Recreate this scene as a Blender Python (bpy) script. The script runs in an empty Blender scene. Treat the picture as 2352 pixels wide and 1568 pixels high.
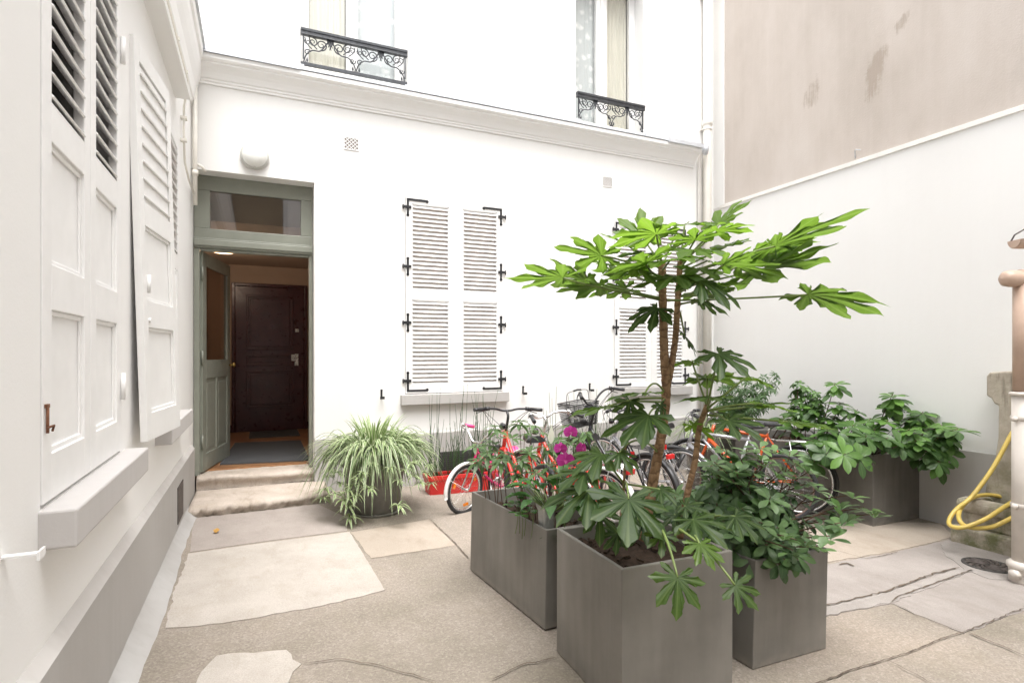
import bpy, math, random
from mathutils import Vector, Matrix
V = Vector
R = random.Random(7)
scene = bpy.context.scene
COL = scene.collection
PI = math.pi
# ------------------------------------------------------------------ camera model (2352 x 1568 px frame of the photograph)
F, HU, HV = 1295.0, 1176.0, 810.0
YAW = math.atan(584.0 / 1295.0)
CS, SN = math.cos(YAW), math.sin(YAW)
EYE = 1.5
YF = 6.6                     # facade plane
XL = -0.62                   # left wall plane

def ray(u, v):
    cx = (u - HU) / F; cz = (HV - v) / F
    return V((cx * CS + SN, CS - SN * cx, cz))
def P(u, v, t): return V((0, 0, EYE)) + ray(u, v) * t
def PY(u, v, y=YF): r = ray(u, v); return V((0, 0, EYE)) + r * (y / r.y)
def PX(u, v, x=XL): r = ray(u, v); return V((0, 0, EYE)) + r * (x / r.x)
def PZ(u, v, z): r = ray(u, v); return V((0, 0, EYE)) + r * ((z - EYE) / r.z)
def gz(x, y=0): return -0.034 * min(max(x + 0.5, 0.0), 6.2)
def PG(u, v, dz=0.0):
    p = PZ(u, v, 0.0)
    for _ in range(12): p = PZ(u, v, gz(p.x) + dz)
    return p
def rwx(y): return 6.37 - 0.0306 * (6.6 - y)      # right wall plane
def PR(u, v, off=0.0):
    r = ray(u, v); a = 6.37 - 0.0306 * 6.6 - off
    t = a / (r.x - 0.0306 * r.y)
    return V((0, 0, EYE)) + r * t

# ------------------------------------------------------------------ mesh builder
class MB:
    def __init__(s): s.v = []; s.f = []; s.uv = []; s.sm = []; s.mi = []; s.tint = []; s.ct = 0.5; s.cm = 0
    def vert(s, p, uv=(0, 0)):
        s.v.append((p[0], p[1], p[2])); s.uv.append(uv); s.tint.append(s.ct); return len(s.v) - 1
    def face(s, idx, smooth=False): s.f.append(tuple(idx)); s.sm.append(smooth); s.mi.append(s.cm)
    def quad(s, a, b, c, d): s.face([s.vert(a), s.vert(b), s.vert(c), s.vert(d)])
    def poly(s, pts): s.face([s.vert(p) for p in pts])
    def box(s, x0, x1, y0, y1, z0, z1):
        c = [s.vert((x, y, z)) for z in (z0, z1) for y in (y0, y1) for x in (x0, x1)]
        for q in ((0, 2, 3, 1), (4, 5, 7, 6), (0, 1, 5, 4), (2, 6, 7, 3), (0, 4, 6, 2), (1, 3, 7, 5)): s.face([c[i] for i in q])
    def obox(s, o, ax, ay, az, hx, hy, hz):
        c = [s.vert(o + ax * (hx * i) + ay * (hy * j) + az * (hz * k)) for k in (-1, 1) for j in (-1, 1) for i in (-1, 1)]
        for q in ((0, 2, 3, 1), (4, 5, 7, 6), (0, 1, 5, 4), (2, 6, 7, 3), (0, 4, 6, 2), (1, 3, 7, 5)): s.face([c[i] for i in q])
    def beam(s, a, b, w, h, up=V((0, 0, 1))):
        a = V(a); b = V(b); d = (b - a); L = d.length; d = d / L
        sx = d.cross(up)
        if sx.length < 1e-4: sx = d.cross(V((1, 0, 0)))
        sx.normalize(); uz = sx.cross(d)
        s.obox((a + b) / 2, d, sx, uz, L / 2, w / 2, h / 2)
    def tube(s, pts, r, n=8, cap=True, closed=False):
        pts = [V(p) for p in pts]; m = len(pts)
        rr = r if isinstance(r, (list, tuple)) else [r] * m
        prev = None; rings = []
        for i, p in enumerate(pts):
            if closed: d = pts[(i + 1) % m] - pts[i - 1]
            else: d = pts[min(i + 1, m - 1)] - pts[max(i - 1, 0)]
            if d.length < 1e-9: d = V((0, 0, 1))
            d.normalize()
            if prev is None:
                q = d.cross(V((0, 0, 1)))
                if q.length < 1e-3: q = d.cross(V((1, 0, 0)))
            else:
                q = prev - d * prev.dot(d)
                if q.length < 1e-6: q = d.cross(V((0.3, 0.9, 0.1)))
            q.normalize(); prev = q; w = d.cross(q)
            rings.append([s.vert(p + (q * math.cos(2 * PI * k / n) + w * math.sin(2 * PI * k / n)) * rr[i], (k / n, i / max(1, m - 1))) for k in range(n)])
        for i in range(m if closed else m - 1):
            a = rings[i]; b = rings[(i + 1) % m]
            for k in range(n): s.face([a[k], a[(k + 1) % n], b[(k + 1) % n], b[k]], True)
        if cap and not closed: s.face(rings[0][::-1]); s.face(rings[-1])
    def lathe(s, prof, o, n=32, ax=V((0, 0, 1)), cap=True, smooth=True):
        ax = V(ax).normalized(); q = ax.cross(V((0, 1, 0)))
        if q.length < 1e-3: q = ax.cross(V((1, 0, 0)))
        q.normalize(); w = ax.cross(q); o = V(o)
        rings = [[s.vert(o + ax * h + (q * math.cos(2 * PI * k / n) + w * math.sin(2 * PI * k / n)) * r) for k in range(n)] for r, h in prof]
        for a, b in zip(rings, rings[1:]):
            for k in range(n): s.face([a[k], a[(k + 1) % n], b[(k + 1) % n], b[k]], smooth)
        if cap: s.face(rings[0][::-1]); s.face(rings[-1])
    def prism(s, pts, d):
        d = V(d); a = [s.vert(p) for p in pts]; b = [s.vert(V(p) + d) for p in pts]; n = len(pts)
        s.face(a[::-1]); s.face(b)
        for i in range(n): s.face([a[i], a[(i + 1) % n], b[(i + 1) % n], b[i]])
    def build(s, name, mat, parent=None, bev=0, seg=2, world=True):
        me = bpy.data.meshes.new(name)
        vs = s.v
        if parent is not None and world:
            o = ROOT_LOC.get(root_of(parent), V((0, 0, 0)))
            vs = [(x - o.x, y - o.y, z - o.z) for x, y, z in vs]
        me.from_pydata(vs, [], s.f); me.update()
        lay = me.uv_layers.new(name='UVMap')
        li = [0] * len(me.loops); me.loops.foreach_get('vertex_index', li)
        buf = []
        for i in li: buf.extend(s.uv[i])
        lay.data.foreach_set('uv', buf)
        at = me.attributes.new('tint', 'FLOAT', 'POINT'); at.data.foreach_set('value', s.tint)
        me.polygons.foreach_set('use_smooth', s.sm)
        mats = mat if isinstance(mat, (list, tuple)) else [mat]
        for m in mats: me.materials.append(m)
        if len(mats) > 1: me.polygons.foreach_set('material_index', s.mi)
        o = bpy.data.objects.new(name, me); COL.objects.link(o)
        if parent is not None: o.parent = parent
        if bev:
            b = o.modifiers.new('bevel', 'BEVEL'); b.width = bev; b.segments = seg; b.limit_method = 'ANGLE'; b.angle_limit = 0.7
        return o
ROOT_LOC = {}
def root_of(o):
    while o.parent is not None: o = o.parent
    return o.name
def tag(o, label, cat, group=None):
    o['label'] = label; o['category'] = cat
    if group: o['group'] = group
    return o
def struct(o): o['kind'] = 'structure'; return o
def thing(name, label, cat, loc=(0, 0, 0), rotz=0, group=None):
    o = bpy.data.objects.new(name, None); COL.objects.link(o)
    o.location = loc; o.rotation_euler = (0, 0, rotz); o.empty_display_size = 0.1
    ROOT_LOC[o.name] = V(loc)
    return tag(o, label, cat, group)
def bez(a, b, c, n=8): return [V(a) * (1 - t) ** 2 + V(b) * 2 * t * (1 - t) + V(c) * t * t for t in [i / n for i in range(n + 1)]]
def smoothpath(pts, sub=6):
    pts = [V(p) for p in pts]; out = []
    for i in range(len(pts) - 1):
        p0 = pts[max(i - 1, 0)]; p1 = pts[i]; p2 = pts[i + 1]; p3 = pts[min(i + 2, len(pts) - 1)]
        for k in range(sub):
            t = k / sub
            out.append(0.5 * ((2 * p1) + (p2 - p0) * t + (2 * p0 - 5 * p1 + 4 * p2 - p3) * t * t + (3 * p1 - p0 - 3 * p2 + p3) * t ** 3))
    out.append(pts[-1]); return out

# ------------------------------------------------------------------ materials
def mat_new(name):
    m = bpy.data.materials.new(name); m.use_nodes = True
    nt = m.node_tree; b = nt.nodes['Principled BSDF']
    return m, nt, b
def N(nt, t, **k):
    n = nt.nodes.new(t)
    for a, v in k.items(): setattr(n, a, v)
    return n
def noise(nt, vec, scale, detail=4, rough=0.55):
    n = N(nt, 'ShaderNodeTexNoise'); n.inputs['Scale'].default_value = scale; n.inputs['Detail'].default_value = detail
    n.inputs['Roughness'].default_value = rough
    if vec is not None: nt.links.new(vec, n.inputs['Vector'])
    return n.outputs['Fac']
def ramp(nt, fac, stops):
    n = N(nt, 'ShaderNodeValToRGB'); cr = n.color_ramp
    while len(cr.elements) < len(stops): cr.elements.new(0.5)
    for e, (p, c) in zip(cr.elements, stops):
        e.position = p; e.color = (c[0], c[1], c[2], 1) if not isinstance(c, (int, float)) else (c, c, c, 1)
    nt.links.new(fac, n.inputs['Fac']); return n.outputs['Color']
def mix(nt, fac, a, b, mode='MIX'):
    n = N(nt, 'ShaderNodeMix', data_type='RGBA', blend_type=mode)
    for sock, val in ((n.inputs['Factor'], fac), (n.inputs['A'], a), (n.inputs['B'], b)):
        if isinstance(val, (int, float)): sock.default_value = val
        elif isinstance(val, tuple): sock.default_value = (val[0], val[1], val[2], 1)
        else: nt.links.new(val, sock)
    return n.outputs['Result']
def mth(nt, op, a, b=None, clamp=False):
    n = N(nt, 'ShaderNodeMath', operation=op, use_clamp=clamp)
    for i, v in enumerate((a, b)):
        if v is None: continue
        if isinstance(v, (int, float)): n.inputs[i].default_value = v
        else: nt.links.new(v, n.inputs[i])
    return n.outputs[0]
def ocoord(nt, scale=(1, 1, 1)):
    g = N(nt, 'ShaderNodeNewGeometry'); m = N(nt, 'ShaderNodeMapping'); m.inputs['Scale'].default_value = scale
    nt.links.new(g.outputs['Position'], m.inputs['Vector']); return m.outputs['Vector']
def lcoord(nt, scale=(1, 1, 1)):
    g = N(nt, 'ShaderNodeTexCoord'); m = N(nt, 'ShaderNodeMapping'); m.inputs['Scale'].default_value = scale
    nt.links.new(g.outputs['Object'], m.inputs['Vector']); return m.outputs['Vector']
def bump(nt, b, h, strength=0.2, dist=0.01):
    n = N(nt, 'ShaderNodeBump'); n.inputs['Strength'].default_value = strength; n.inputs['Distance'].default_value = dist
    nt.links.new(h, n.inputs['Height']); nt.links.new(n.outputs['Normal'], b.inputs['Normal'])
def setb(b, col=None, rough=None, metal=None, spec=None, coat=None):
    if col is not None: b.inputs['Base Color'].default_value = (*col, 1)
    if rough is not None: b.inputs['Roughness'].default_value = rough
    if metal is not None: b.inputs['Metallic'].default_value = metal
    if spec is not None: b.inputs['Specular IOR Level'].default_value = spec
    if coat is not None: b.inputs['Coat Weight'].default_value = coat
def m_plain(name, col, rough=0.5, metal=0.0, var=0.12, scale=18, spec=0.5, bmp=0.05):
    m, nt, b = mat_new(name); setb(b, col, rough, metal, spec)
    c = lcoord(nt); f = noise(nt, c, scale, 5)
    lo = tuple(x * (1 - var) for x in col); hi = tuple(min(1, x * (1 + var)) for x in col)
    nt.links.new(ramp(nt, f, [(0.3, lo), (0.7, hi)]), b.inputs['Base Color'])
    r2 = ramp(nt, noise(nt, c, scale * 2.3, 3), [(0.3, max(0.02, rough - 0.07)), (0.7, min(1, rough + 0.07))])
    nt.links.new(r2, b.inputs['Roughness'])
    if bmp: bump(nt, b, noise(nt, c, scale * 8, 3), bmp, 0.002)
    return m
def m_wall(name, col, dirt, amt=0.5, bmp=0.12, rough=0.85):
    m, nt, b = mat_new(name); setb(b, col, rough, 0, 0.25)
    c = ocoord(nt)
    f1 = noise(nt, ocoord(nt, (1, 1, 0.35)), 1.1, 6, 0.6); f2 = noise(nt, ocoord(nt, (14, 14, 0.7)), 1.0, 4)
    k = mth(nt, 'MULTIPLY', ramp(nt, f1, [(0.42, 0.0), (0.72, 1.0)]), amt)
    k2 = mth(nt, 'MULTIPLY', ramp(nt, f2, [(0.5, 0.0), (0.8, 1.0)]), amt * 0.5)
    col1 = mix(nt, k, col, dirt); col2 = mix(nt, k2, col1, dirt)
    nt.links.new(col2, b.inputs['Base Color'])
    h = mth(nt, 'ADD', noise(nt, c, 5, 3), mth(nt, 'MULTIPLY', noise(nt, c, 90, 4), 0.25))
    bump(nt, b, h, bmp, 0.02)
    return m
M = {}
M['white_wall'] = m_wall('white_wall_paint', (0.80, 0.795, 0.78), (0.74, 0.725, 0.70), 0.3)
M['left_wall'] = m_wall('left_wall_paint', (0.87, 0.865, 0.855), (0.80, 0.79, 0.77), 0.12)
M['grey_plinth'] = m_wall('grey_plinth_paint', (0.46, 0.445, 0.43), (0.38, 0.36, 0.34), 0.6)
M['plinth_top'] = m_wall('plinth_top_paint', (0.60, 0.58, 0.56), (0.44, 0.41, 0.38), 0.6)
M['sill_grey'] = m_wall('sill_grey_paint', (0.56, 0.54, 0.53), (0.45, 0.43, 0.41), 0.5)
M['fillet'] = m_wall('cement_fillet', (0.46, 0.45, 0.438), (0.34, 0.32, 0.30), 0.8, 0.3)
M['white_paint'] = m_plain('white_gloss_paint', (0.80, 0.795, 0.785), 0.42, 0, 0.03, 6)
M['old_paint'] = m_plain('old_white_paint', (0.86, 0.855, 0.85), 0.5, 0, 0.03, 9)
M['gap'] = m_plain('shaded_window', (0.78, 0.69, 0.64), 0.8, 0, 0.1)
M['vent_dark'] = m_plain('vent_recess', (0.20, 0.165, 0.15), 0.8, 0, 0.1)
M['dark_gap'] = m_plain('dark_recess', (0.05, 0.047, 0.043), 0.8, 0, 0.2)
M['zinc'] = m_plain('zinc_sheet', (0.58, 0.60, 0.63), 0.5, 0.15, 0.15, 5)
M['black_iron'] = m_plain('black_iron', (0.025, 0.025, 0.028), 0.45, 0.2, 0.3, 30)
M['grey_iron'] = m_plain('painted_iron', (0.055, 0.058, 0.064), 0.4, 0.2, 0.3, 30)
M['sage'] = m_plain('sage_door_paint', (0.235, 0.245, 0.205), 0.4, 0, 0.08, 5)
M['brown_door'] = m_plain('dark_brown_varnish', (0.058, 0.016, 0.019), 0.32, 0, 0.25, 6)
M['hall'] = m_plain('hall_wall_paint', (0.42, 0.31, 0.23), 0.7, 0, 0.06, 2)
M['hall_ceiling'] = m_plain('hall_ceiling_paint', (0.45, 0.36, 0.28), 0.7, 0, 0.06, 2)
M['brass'] = m_plain('brass', (0.62, 0.43, 0.14), 0.28, 1.0, 0.1)
M['steel'] = m_plain('brushed_steel', (0.62, 0.60, 0.56), 0.3, 1.0, 0.1)
M['chrome'] = m_plain('chrome', (0.72, 0.72, 0.72), 0.2, 1.0, 0.08)
M['mat'] = m_plain('door_mat_fibre', (0.085, 0.087, 0.09), 0.95, 0, 0.25, 120, 0.1, 0.5)
M['wood_edge'] = m_plain('oak_threshold', (0.36, 0.18, 0.08), 0.45, 0, 0.2, 20)
M['pipe_white'] = m_plain('white_pipe_paint', (0.78, 0.76, 0.72), 0.45, 0, 0.07, 6)
M['pipe_cream'] = m_plain('cream_pipe_paint', (0.80, 0.77, 0.71), 0.45, 0, 0.05, 6)
M['pipe_peach'] = m_plain('peach_pipe_paint', (0.50, 0.36, 0.28), 0.42, 0, 0.10, 7)
M['red_plastic'] = m_plain('red_plastic', (0.55, 0.025, 0.022), 0.4, 0, 0.08, 8)
M['soil'] = m_plain('potting_soil', (0.035, 0.022, 0.015), 0.95, 0, 0.5, 40, 0.2, 0.9)
M['hose'] = m_plain('yellow_hose', (0.62, 0.46, 0.11), 0.4, 0, 0.12, 9)
M['rubber'] = m_plain('black_rubber', (0.022, 0.022, 0.024), 0.65, 0, 0.3, 30)
M['leather'] = m_plain('black_saddle', (0.03, 0.03, 0.032), 0.45, 0, 0.2, 20)
M['plastic_black'] = m_plain('black_plastic', (0.028, 0.028, 0.03), 0.4, 0, 0.2, 20)
M['paint_red'] = m_plain('red_frame_paint', (0.62, 0.035, 0.022), 0.25, 0, 0.1, 8)
M['paint_orange'] = m_plain('orange_frame_paint', (0.50, 0.085, 0.02), 0.25, 0, 0.1, 8)
M['paint_pink'] = m_plain('pink_frame_paint', (0.60, 0.03, 0.15), 0.25, 0, 0.1, 8)
M['pink_rubber'] = m_plain('pink_rubber', (0.75, 0.06, 0.22), 0.55, 0, 0.05, 8)
M['paint_black'] = m_plain('black_frame_paint', (0.022, 0.022, 0.025), 0.25, 0, 0.1, 8)
M['paint_silver'] = m_plain('silver_frame_paint', (0.40, 0.40, 0.42), 0.3, 0.6, 0.08, 8)
M['fender_white'] = m_plain('white_mudguard', (0.74, 0.73, 0.72), 0.3, 0, 0.05, 8)
M['rim_brown'] = m_plain('rusty_rim', (0.22, 0.15, 0.13), 0.4, 0.6, 0.25, 20)
M['red_lamp'] = m_plain('red_reflector', (0.55, 0.02, 0.02), 0.2, 0, 0.1)
M['orange_lamp'] = m_plain('orange_reflector', (0.75, 0.22, 0.02), 0.25, 0, 0.1)
M['cast_iron'] = m_plain('cast_iron', (0.10, 0.085, 0.078), 0.6, 0.4, 0.3, 25, 0.5, 0.3)
M['pot'] = m_plain('grey_pot', (0.15, 0.143, 0.125), 0.6, 0, 0.22, 6)
M['rear_pane'] = m_plain('drawn_blind', (0.30, 0.235, 0.16), 0.6, 0, 0.35, 2)
M['pipe_beige'] = m_plain('beige_pipe_paint', (0.60, 0.555, 0.505), 0.45, 0, 0.09, 6)
M['lamp_rim'] = m_plain('lamp_rim', (0.52, 0.52, 0.49), 0.4, 0, 0.05, 6)
M['rust'] = m_plain('rusty_latch', (0.20, 0.085, 0.045), 0.7, 0.2, 0.4, 60)
M['curtain'] = None

def m_glass(name, tint=(0.985, 0.985, 0.98), k=0.06, dark=None):
    m, nt, b = mat_new(name); nt.nodes.remove(b)
    out = nt.nodes['Material Output']
    tr = N(nt, 'ShaderNodeBsdfTransparent'); tr.inputs['Color'].default_value = (*tint, 1)
    gl = N(nt, 'ShaderNodeBsdfGlossy'); gl.inputs['Roughness'].default_value = 0.02
    fr = N(nt, 'ShaderNodeLayerWeight'); fr.inputs['Blend'].default_value = 0.5
    f = mth(nt, 'ADD', mth(nt, 'MULTIPLY', mth(nt, 'POWER', fr.outputs['Facing'], 4.0), 0.6), k, True)
    ms = N(nt, 'ShaderNodeMixShader'); nt.links.new(f, ms.inputs['Fac']); nt.links.new(tr.outputs[0], ms.inputs[1]); nt.links.new(gl.outputs[0], ms.inputs[2])
    nt.links.new(ms.outputs[0], out.inputs['Surface']); return m
M['glass'] = m_glass('window_glass')
M['glass_dark'] = m_glass('transom_glass', (0.8, 0.72, 0.66), 0.16)
M['globe'] = m_plain('frosted_lamp_glass', (0.84, 0.85, 0.82), 0.15, 0, 0.05, 10)
def m_cloth(name, col, stripe=True, trans=0.35):
    m, nt, b = mat_new(name); setb(b, col, 0.9, 0, 0.1)
    c = lcoord(nt)
    f = noise(nt, lcoord(nt, (1, 1, 0.05)), 30, 3)
    nt.links.new(ramp(nt, f, [(0.3, tuple(x * 0.86 for x in col)), (0.7, col)]), b.inputs['Base Color'])
    out = nt.nodes['Material Output']; t = N(nt, 'ShaderNodeBsdfTranslucent'); t.inputs['Color'].default_value = (*col, 1)
    ms = N(nt, 'ShaderNodeMixShader'); ms.inputs['Fac'].default_value = trans
    nt.links.new(b.outputs[0], ms.inputs[1]); nt.links.new(t.outputs[0], ms.inputs[2]); nt.links.new(ms.outputs[0], out.inputs['Surface'])
    return m
M['cream_cloth'] = m_cloth('cream_curtain', (0.86, 0.845, 0.75), trans=0.15)
def m_lace(name):
    m, nt, b = mat_new(name); col = (0.62, 0.65, 0.66); setb(b, col, 0.9, 0, 0.1)
    v = N(nt, 'ShaderNodeTexVoronoi'); v.inputs['Scale'].default_value = 9; nt.links.new(lcoord(nt), v.inputs['Vector'])
    f = mth(nt, 'ADD', mth(nt, 'MULTIPLY', v.outputs['Distance'], 0.7), mth(nt, 'MULTIPLY', noise(nt, lcoord(nt), 16, 5), 0.6))
    nt.links.new(ramp(nt, f, [(0.38, (0.84, 0.86, 0.86)), (0.62, (0.58, 0.62, 0.63))]), b.inputs['Base Color'])
    return m
M['lace'] = m_lace('lace_curtain')

def m_ground():
    m, nt, b = mat_new('aggregate_concrete'); setb(b, (0.4, 0.35, 0.3), 0.9, 0, 0.25)
    c = ocoord(nt)
    big = noise(nt, c, 0.7, 5, 0.6); mid = noise(nt, c, 5, 5, 0.6)
    vo = N(nt, 'ShaderNodeTexVoronoi'); vo.inputs['Scale'].default_value = 105; nt.links.new(c, vo.inputs['Vector'])
    sp = N(nt, 'ShaderNodeSeparateColor'); nt.links.new(vo.outputs['Color'], sp.inputs[0])
    peb = ramp(nt, sp.outputs[0], [(0.0, (0.165, 0.142, 0.118)), (0.45, (0.265, 0.232, 0.198)), (0.8, (0.34, 0.305, 0.265)), (1.0, (0.50, 0.465, 0.42))])
    fine = ramp(nt, noise(nt, c, 160, 3, 0.7), [(0.3, (0.25, 0.222, 0.192)), (0.7, (0.375, 0.342, 0.305))])
    col = mix(nt, 0.68, peb, fine)
    tone = ramp(nt, big, [(0.35, (0.70, 0.68, 0.63)), (0.5, (0.90, 0.87, 0.84)), (0.68, (1.05, 0.99, 0.94))])
    col = mix(nt, 1.0, col, tone, 'MULTIPLY')
    col = mix(nt, mth(nt, 'MULTIPLY', ramp(nt, mid, [(0.5, 0.0), (0.75, 1.0)]), 0.4), col, (0.22, 0.195, 0.145))
    nt.links.new(col, b.inputs['Base Color'])
    h = mth(nt, 'ADD', vo.outputs['Distance'], mth(nt, 'MULTIPLY', noise(nt, c, 200, 3), 0.6))
    bump(nt, b, h, 0.35, 0.004); return m
M['ground'] = m_ground()
def m_cement(name, a, c2, stain, sc=2.2, damp=0.5):
    m, nt, b = mat_new(name); setb(b, a, 0.85, 0, 0.3)
    c = ocoord(nt)
    col = ramp(nt, noise(nt, c, sc, 7, 0.65), [(0.3, a), (0.7, c2)])
    col = mix(nt, mth(nt, 'MULTIPLY', ramp(nt, noise(nt, ocoord(nt, (1.6, 0.7, 1)), sc * 1.7, 6, 0.7), [(0.5, 0.0), (0.7, 1.0)]), damp), col, stain)
    sp = ramp(nt, noise(nt, c, 170, 2, 0.8), [(0.3, 0.82), (0.7, 1.14)])
    col = mix(nt, 1.0, col, sp, 'MULTIPLY')
    nt.links.new(col, b.inputs['Base Color'])
    bump(nt, b, mth(nt, 'ADD', noise(nt, c, 25, 5), mth(nt, 'MULTIPLY', noise(nt, c, 180, 3), 0.4)), 0.3, 0.006); return m
M['cement_light'] = m_cement('pale_cement', (0.37, 0.335, 0.295), (0.465, 0.425, 0.385), (0.33, 0.29, 0.235), 2.5, 0.45)
M['cement_mauve'] = m_cement('mauve_cement', (0.30, 0.262, 0.236), (0.37, 0.328, 0.298), (0.25, 0.215, 0.19), 2.0, 0.4)
M['cement_grey'] = m_cement('grey_cement', (0.26, 0.232, 0.212), (0.335, 0.302, 0.28), (0.215, 0.185, 0.165), 2.0, 0.5)
M['cement_beige'] = m_cement('beige_cement', (0.325, 0.278, 0.228), (0.40, 0.345, 0.288), (0.25, 0.2, 0.155), 1.6, 0.5)
M['cement_channel'] = m_cement('channel_cement', (0.275, 0.25, 0.23), (0.34, 0.312, 0.29), (0.22, 0.195, 0.175), 3.0, 0.4)
M['crack'] = m_plain('dirt_in_crack', (0.115, 0.088, 0.066), 0.95, 0, 0.4, 30)
M['step'] = m_cement('worn_step_stone', (0.40, 0.34, 0.28), (0.55, 0.48, 0.42), (0.27, 0.215, 0.165), 4.0, 0.6)
def m_stone():
    m, nt, b = mat_new('mossy_stone'); setb(b, (0.4, 0.36, 0.29), 0.92, 0, 0.2)
    c = ocoord(nt)
    col = ramp(nt, noise(nt, c, 6, 7, 0.65), [(0.3, (0.33, 0.29, 0.235)), (0.7, (0.54, 0.49, 0.41))])
    g = N(nt, 'ShaderNodeNewGeometry'); sx = N(nt, 'ShaderNodeSeparateXYZ'); nt.links.new(g.outputs['Position'], sx.inputs[0])
    low = N(nt, 'ShaderNodeMapRange'); low.inputs[1].default_value = 0.75; low.inputs[2].default_value = 0.0
    nt.links.new(sx.outputs[2], low.inputs[0])
    k = mth(nt, 'MULTIPLY', ramp(nt, noise(nt, c, 4, 6, 0.7), [(0.42, 0.0), (0.62, 1.0)]), mth(nt, 'ADD', mth(nt, 'MULTIPLY', low.outputs[0], 0.75), 0.12))
    col = mix(nt, k, col, (0.12, 0.135, 0.055))
    k2 = ramp(nt, noise(nt, ocoord(nt, (9, 9, 1.5)), 2.0, 5), [(0.56, 0.0), (0.72, 0.7)])
    col = mix(nt, k2, col, (0.13, 0.11, 0.085))
    nt.links.new(col, b.inputs['Base Color'])
    bump(nt, b, mth(nt, 'ADD', noise(nt, c, 20, 6, 0.7), mth(nt, 'MULTIPLY', noise(nt, c, 130, 3), 0.4)), 0.55, 0.012); return m
M['stone'] = m_stone()
def m_planter(name, k):
    m, nt, b = mat_new(name); setb(b, (0.13, 0.12, 0.1), 0.55, 0, 0.4)
    c = lcoord(nt, (1, 1, 0.12))
    col = ramp(nt, noise(nt, c, 9, 6, 0.6), [(0.28, tuple(x * k for x in (0.172, 0.161, 0.144))), (0.55, tuple(x * k for x in (0.19, 0.179, 0.161))), (0.8, tuple(x * k for x in (0.212, 0.201, 0.183)))])
    blot = ramp(nt, noise(nt, lcoord(nt), 3.0, 5), [(0.35, 0.85), (0.7, 1.12)])
    col = mix(nt, 1.0, col, blot, 'MULTIPLY')
    g = N(nt, 'ShaderNodeTexCoord'); sx = N(nt, 'ShaderNodeSeparateXYZ'); nt.links.new(g.outputs['Object'], sx.inputs[0])
    lo = N(nt, 'ShaderNodeMapRange'); lo.inputs[1].default_value = 0.05; lo.inputs[2].default_value = 0.0; nt.links.new(sx.outputs[2], lo.inputs[0])
    edge = mth(nt, 'MULTIPLY', lo.outputs[0], ramp(nt, noise(nt, lcoord(nt), 14, 4), [(0.35, 0.0), (0.6, 1.0)]))
    col = mix(nt, mth(nt, 'MULTIPLY', edge, 0.6), col, (0.30, 0.27, 0.23))
    nt.links.new(col, b.inputs['Base Color'])
    nt.links.new(ramp(nt, noise(nt, c, 20, 3), [(0.3, 0.45), (0.7, 0.65)]), b.inputs['Roughness'])
    bump(nt, b, noise(nt, lcoord(nt), 60, 4), 0.12, 0.003); return m
M['planter'] = m_planter('taupe_planter', 1.06)
M['planter_dark'] = m_planter('dark_taupe_planter', 0.85)

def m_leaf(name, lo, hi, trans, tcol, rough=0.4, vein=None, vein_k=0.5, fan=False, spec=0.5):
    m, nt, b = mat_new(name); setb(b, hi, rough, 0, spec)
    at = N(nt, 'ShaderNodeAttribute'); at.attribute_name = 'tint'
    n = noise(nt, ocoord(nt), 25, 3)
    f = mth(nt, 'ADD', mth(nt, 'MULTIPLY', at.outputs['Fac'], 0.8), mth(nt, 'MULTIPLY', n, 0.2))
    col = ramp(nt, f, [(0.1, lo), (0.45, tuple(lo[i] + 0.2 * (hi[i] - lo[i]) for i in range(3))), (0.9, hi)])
    uv = N(nt, 'ShaderNodeUVMap'); sx = N(nt, 'ShaderNodeSeparateXYZ'); nt.links.new(uv.outputs[0], sx.inputs[0])
    if vein:
        a = mth(nt, 'ABSOLUTE', sx.outputs[0])
        k = ramp(nt, a, [(0.0, 1.0), (0.07 if not fan else 0.05, 0.6), (0.13 if not fan else 0.09, 0.0)])
        # side veins run out at a slant from the midrib
        w = mth(nt, 'FRACT', mth(nt, 'SUBTRACT', mth(nt, 'MULTIPLY', sx.outputs[1], 7.0), mth(nt, 'MULTIPLY', a, 1.6)))
        k2 = mth(nt, 'MULTIPLY', ramp(nt, w, [(0.0, 1.0), (0.06, 0.3), (0.14, 0.0)]), 0.35)
        kk = mth(nt, 'MULTIPLY', mth(nt, 'MAXIMUM', k, k2), vein_k)
        col = mix(nt, kk, col, vein)
        bump(nt, b, mth(nt, 'ADD', w, mth(nt, 'MULTIPLY', n, 0.5)), 0.12, 0.004)
    nt.links.new(col, b.inputs['Base Color'])
    out = nt.nodes['Material Output']; t = N(nt, 'ShaderNodeBsdfTranslucent')
    tc = mix(nt, 0.5, mix(nt, f, tuple(x * 0.25 for x in tcol), tcol), mix(nt, 1.0, col, (2.2, 2.2, 2.2), 'MULTIPLY'))
    nt.links.new(tc, t.inputs['Color'])
    ms = N(nt, 'ShaderNodeMixShader'); ms.inputs['Fac'].default_value = trans
    nt.links.new(b.outputs[0], ms.inputs[1]); nt.links.new(t.outputs[0], ms.inputs[2]); nt.links.new(ms.outputs[0], out.inputs['Surface'])
    return m
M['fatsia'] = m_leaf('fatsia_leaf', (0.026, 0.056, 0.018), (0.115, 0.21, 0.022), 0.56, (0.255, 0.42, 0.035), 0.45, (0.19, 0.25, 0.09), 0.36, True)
M['petiole'] = m_plain('leaf_stalk', (0.14, 0.19, 0.05), 0.5, 0, 0.2, 12)
M['stem_green'] = m_plain('green_stem', (0.10, 0.14, 0.04), 0.5, 0, 0.2, 12)
M['stem_brown'] = m_plain('brown_stem', (0.10, 0.055, 0.035), 0.7, 0, 0.3, 14)
M['shrub_leaf'] = m_leaf('shrub_leaf', (0.036, 0.076, 0.030), (0.15, 0.265, 0.09), 0.25, (0.12, 0.24, 0.05), 0.35, (0.14, 0.19, 0.09), 0.4)
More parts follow.
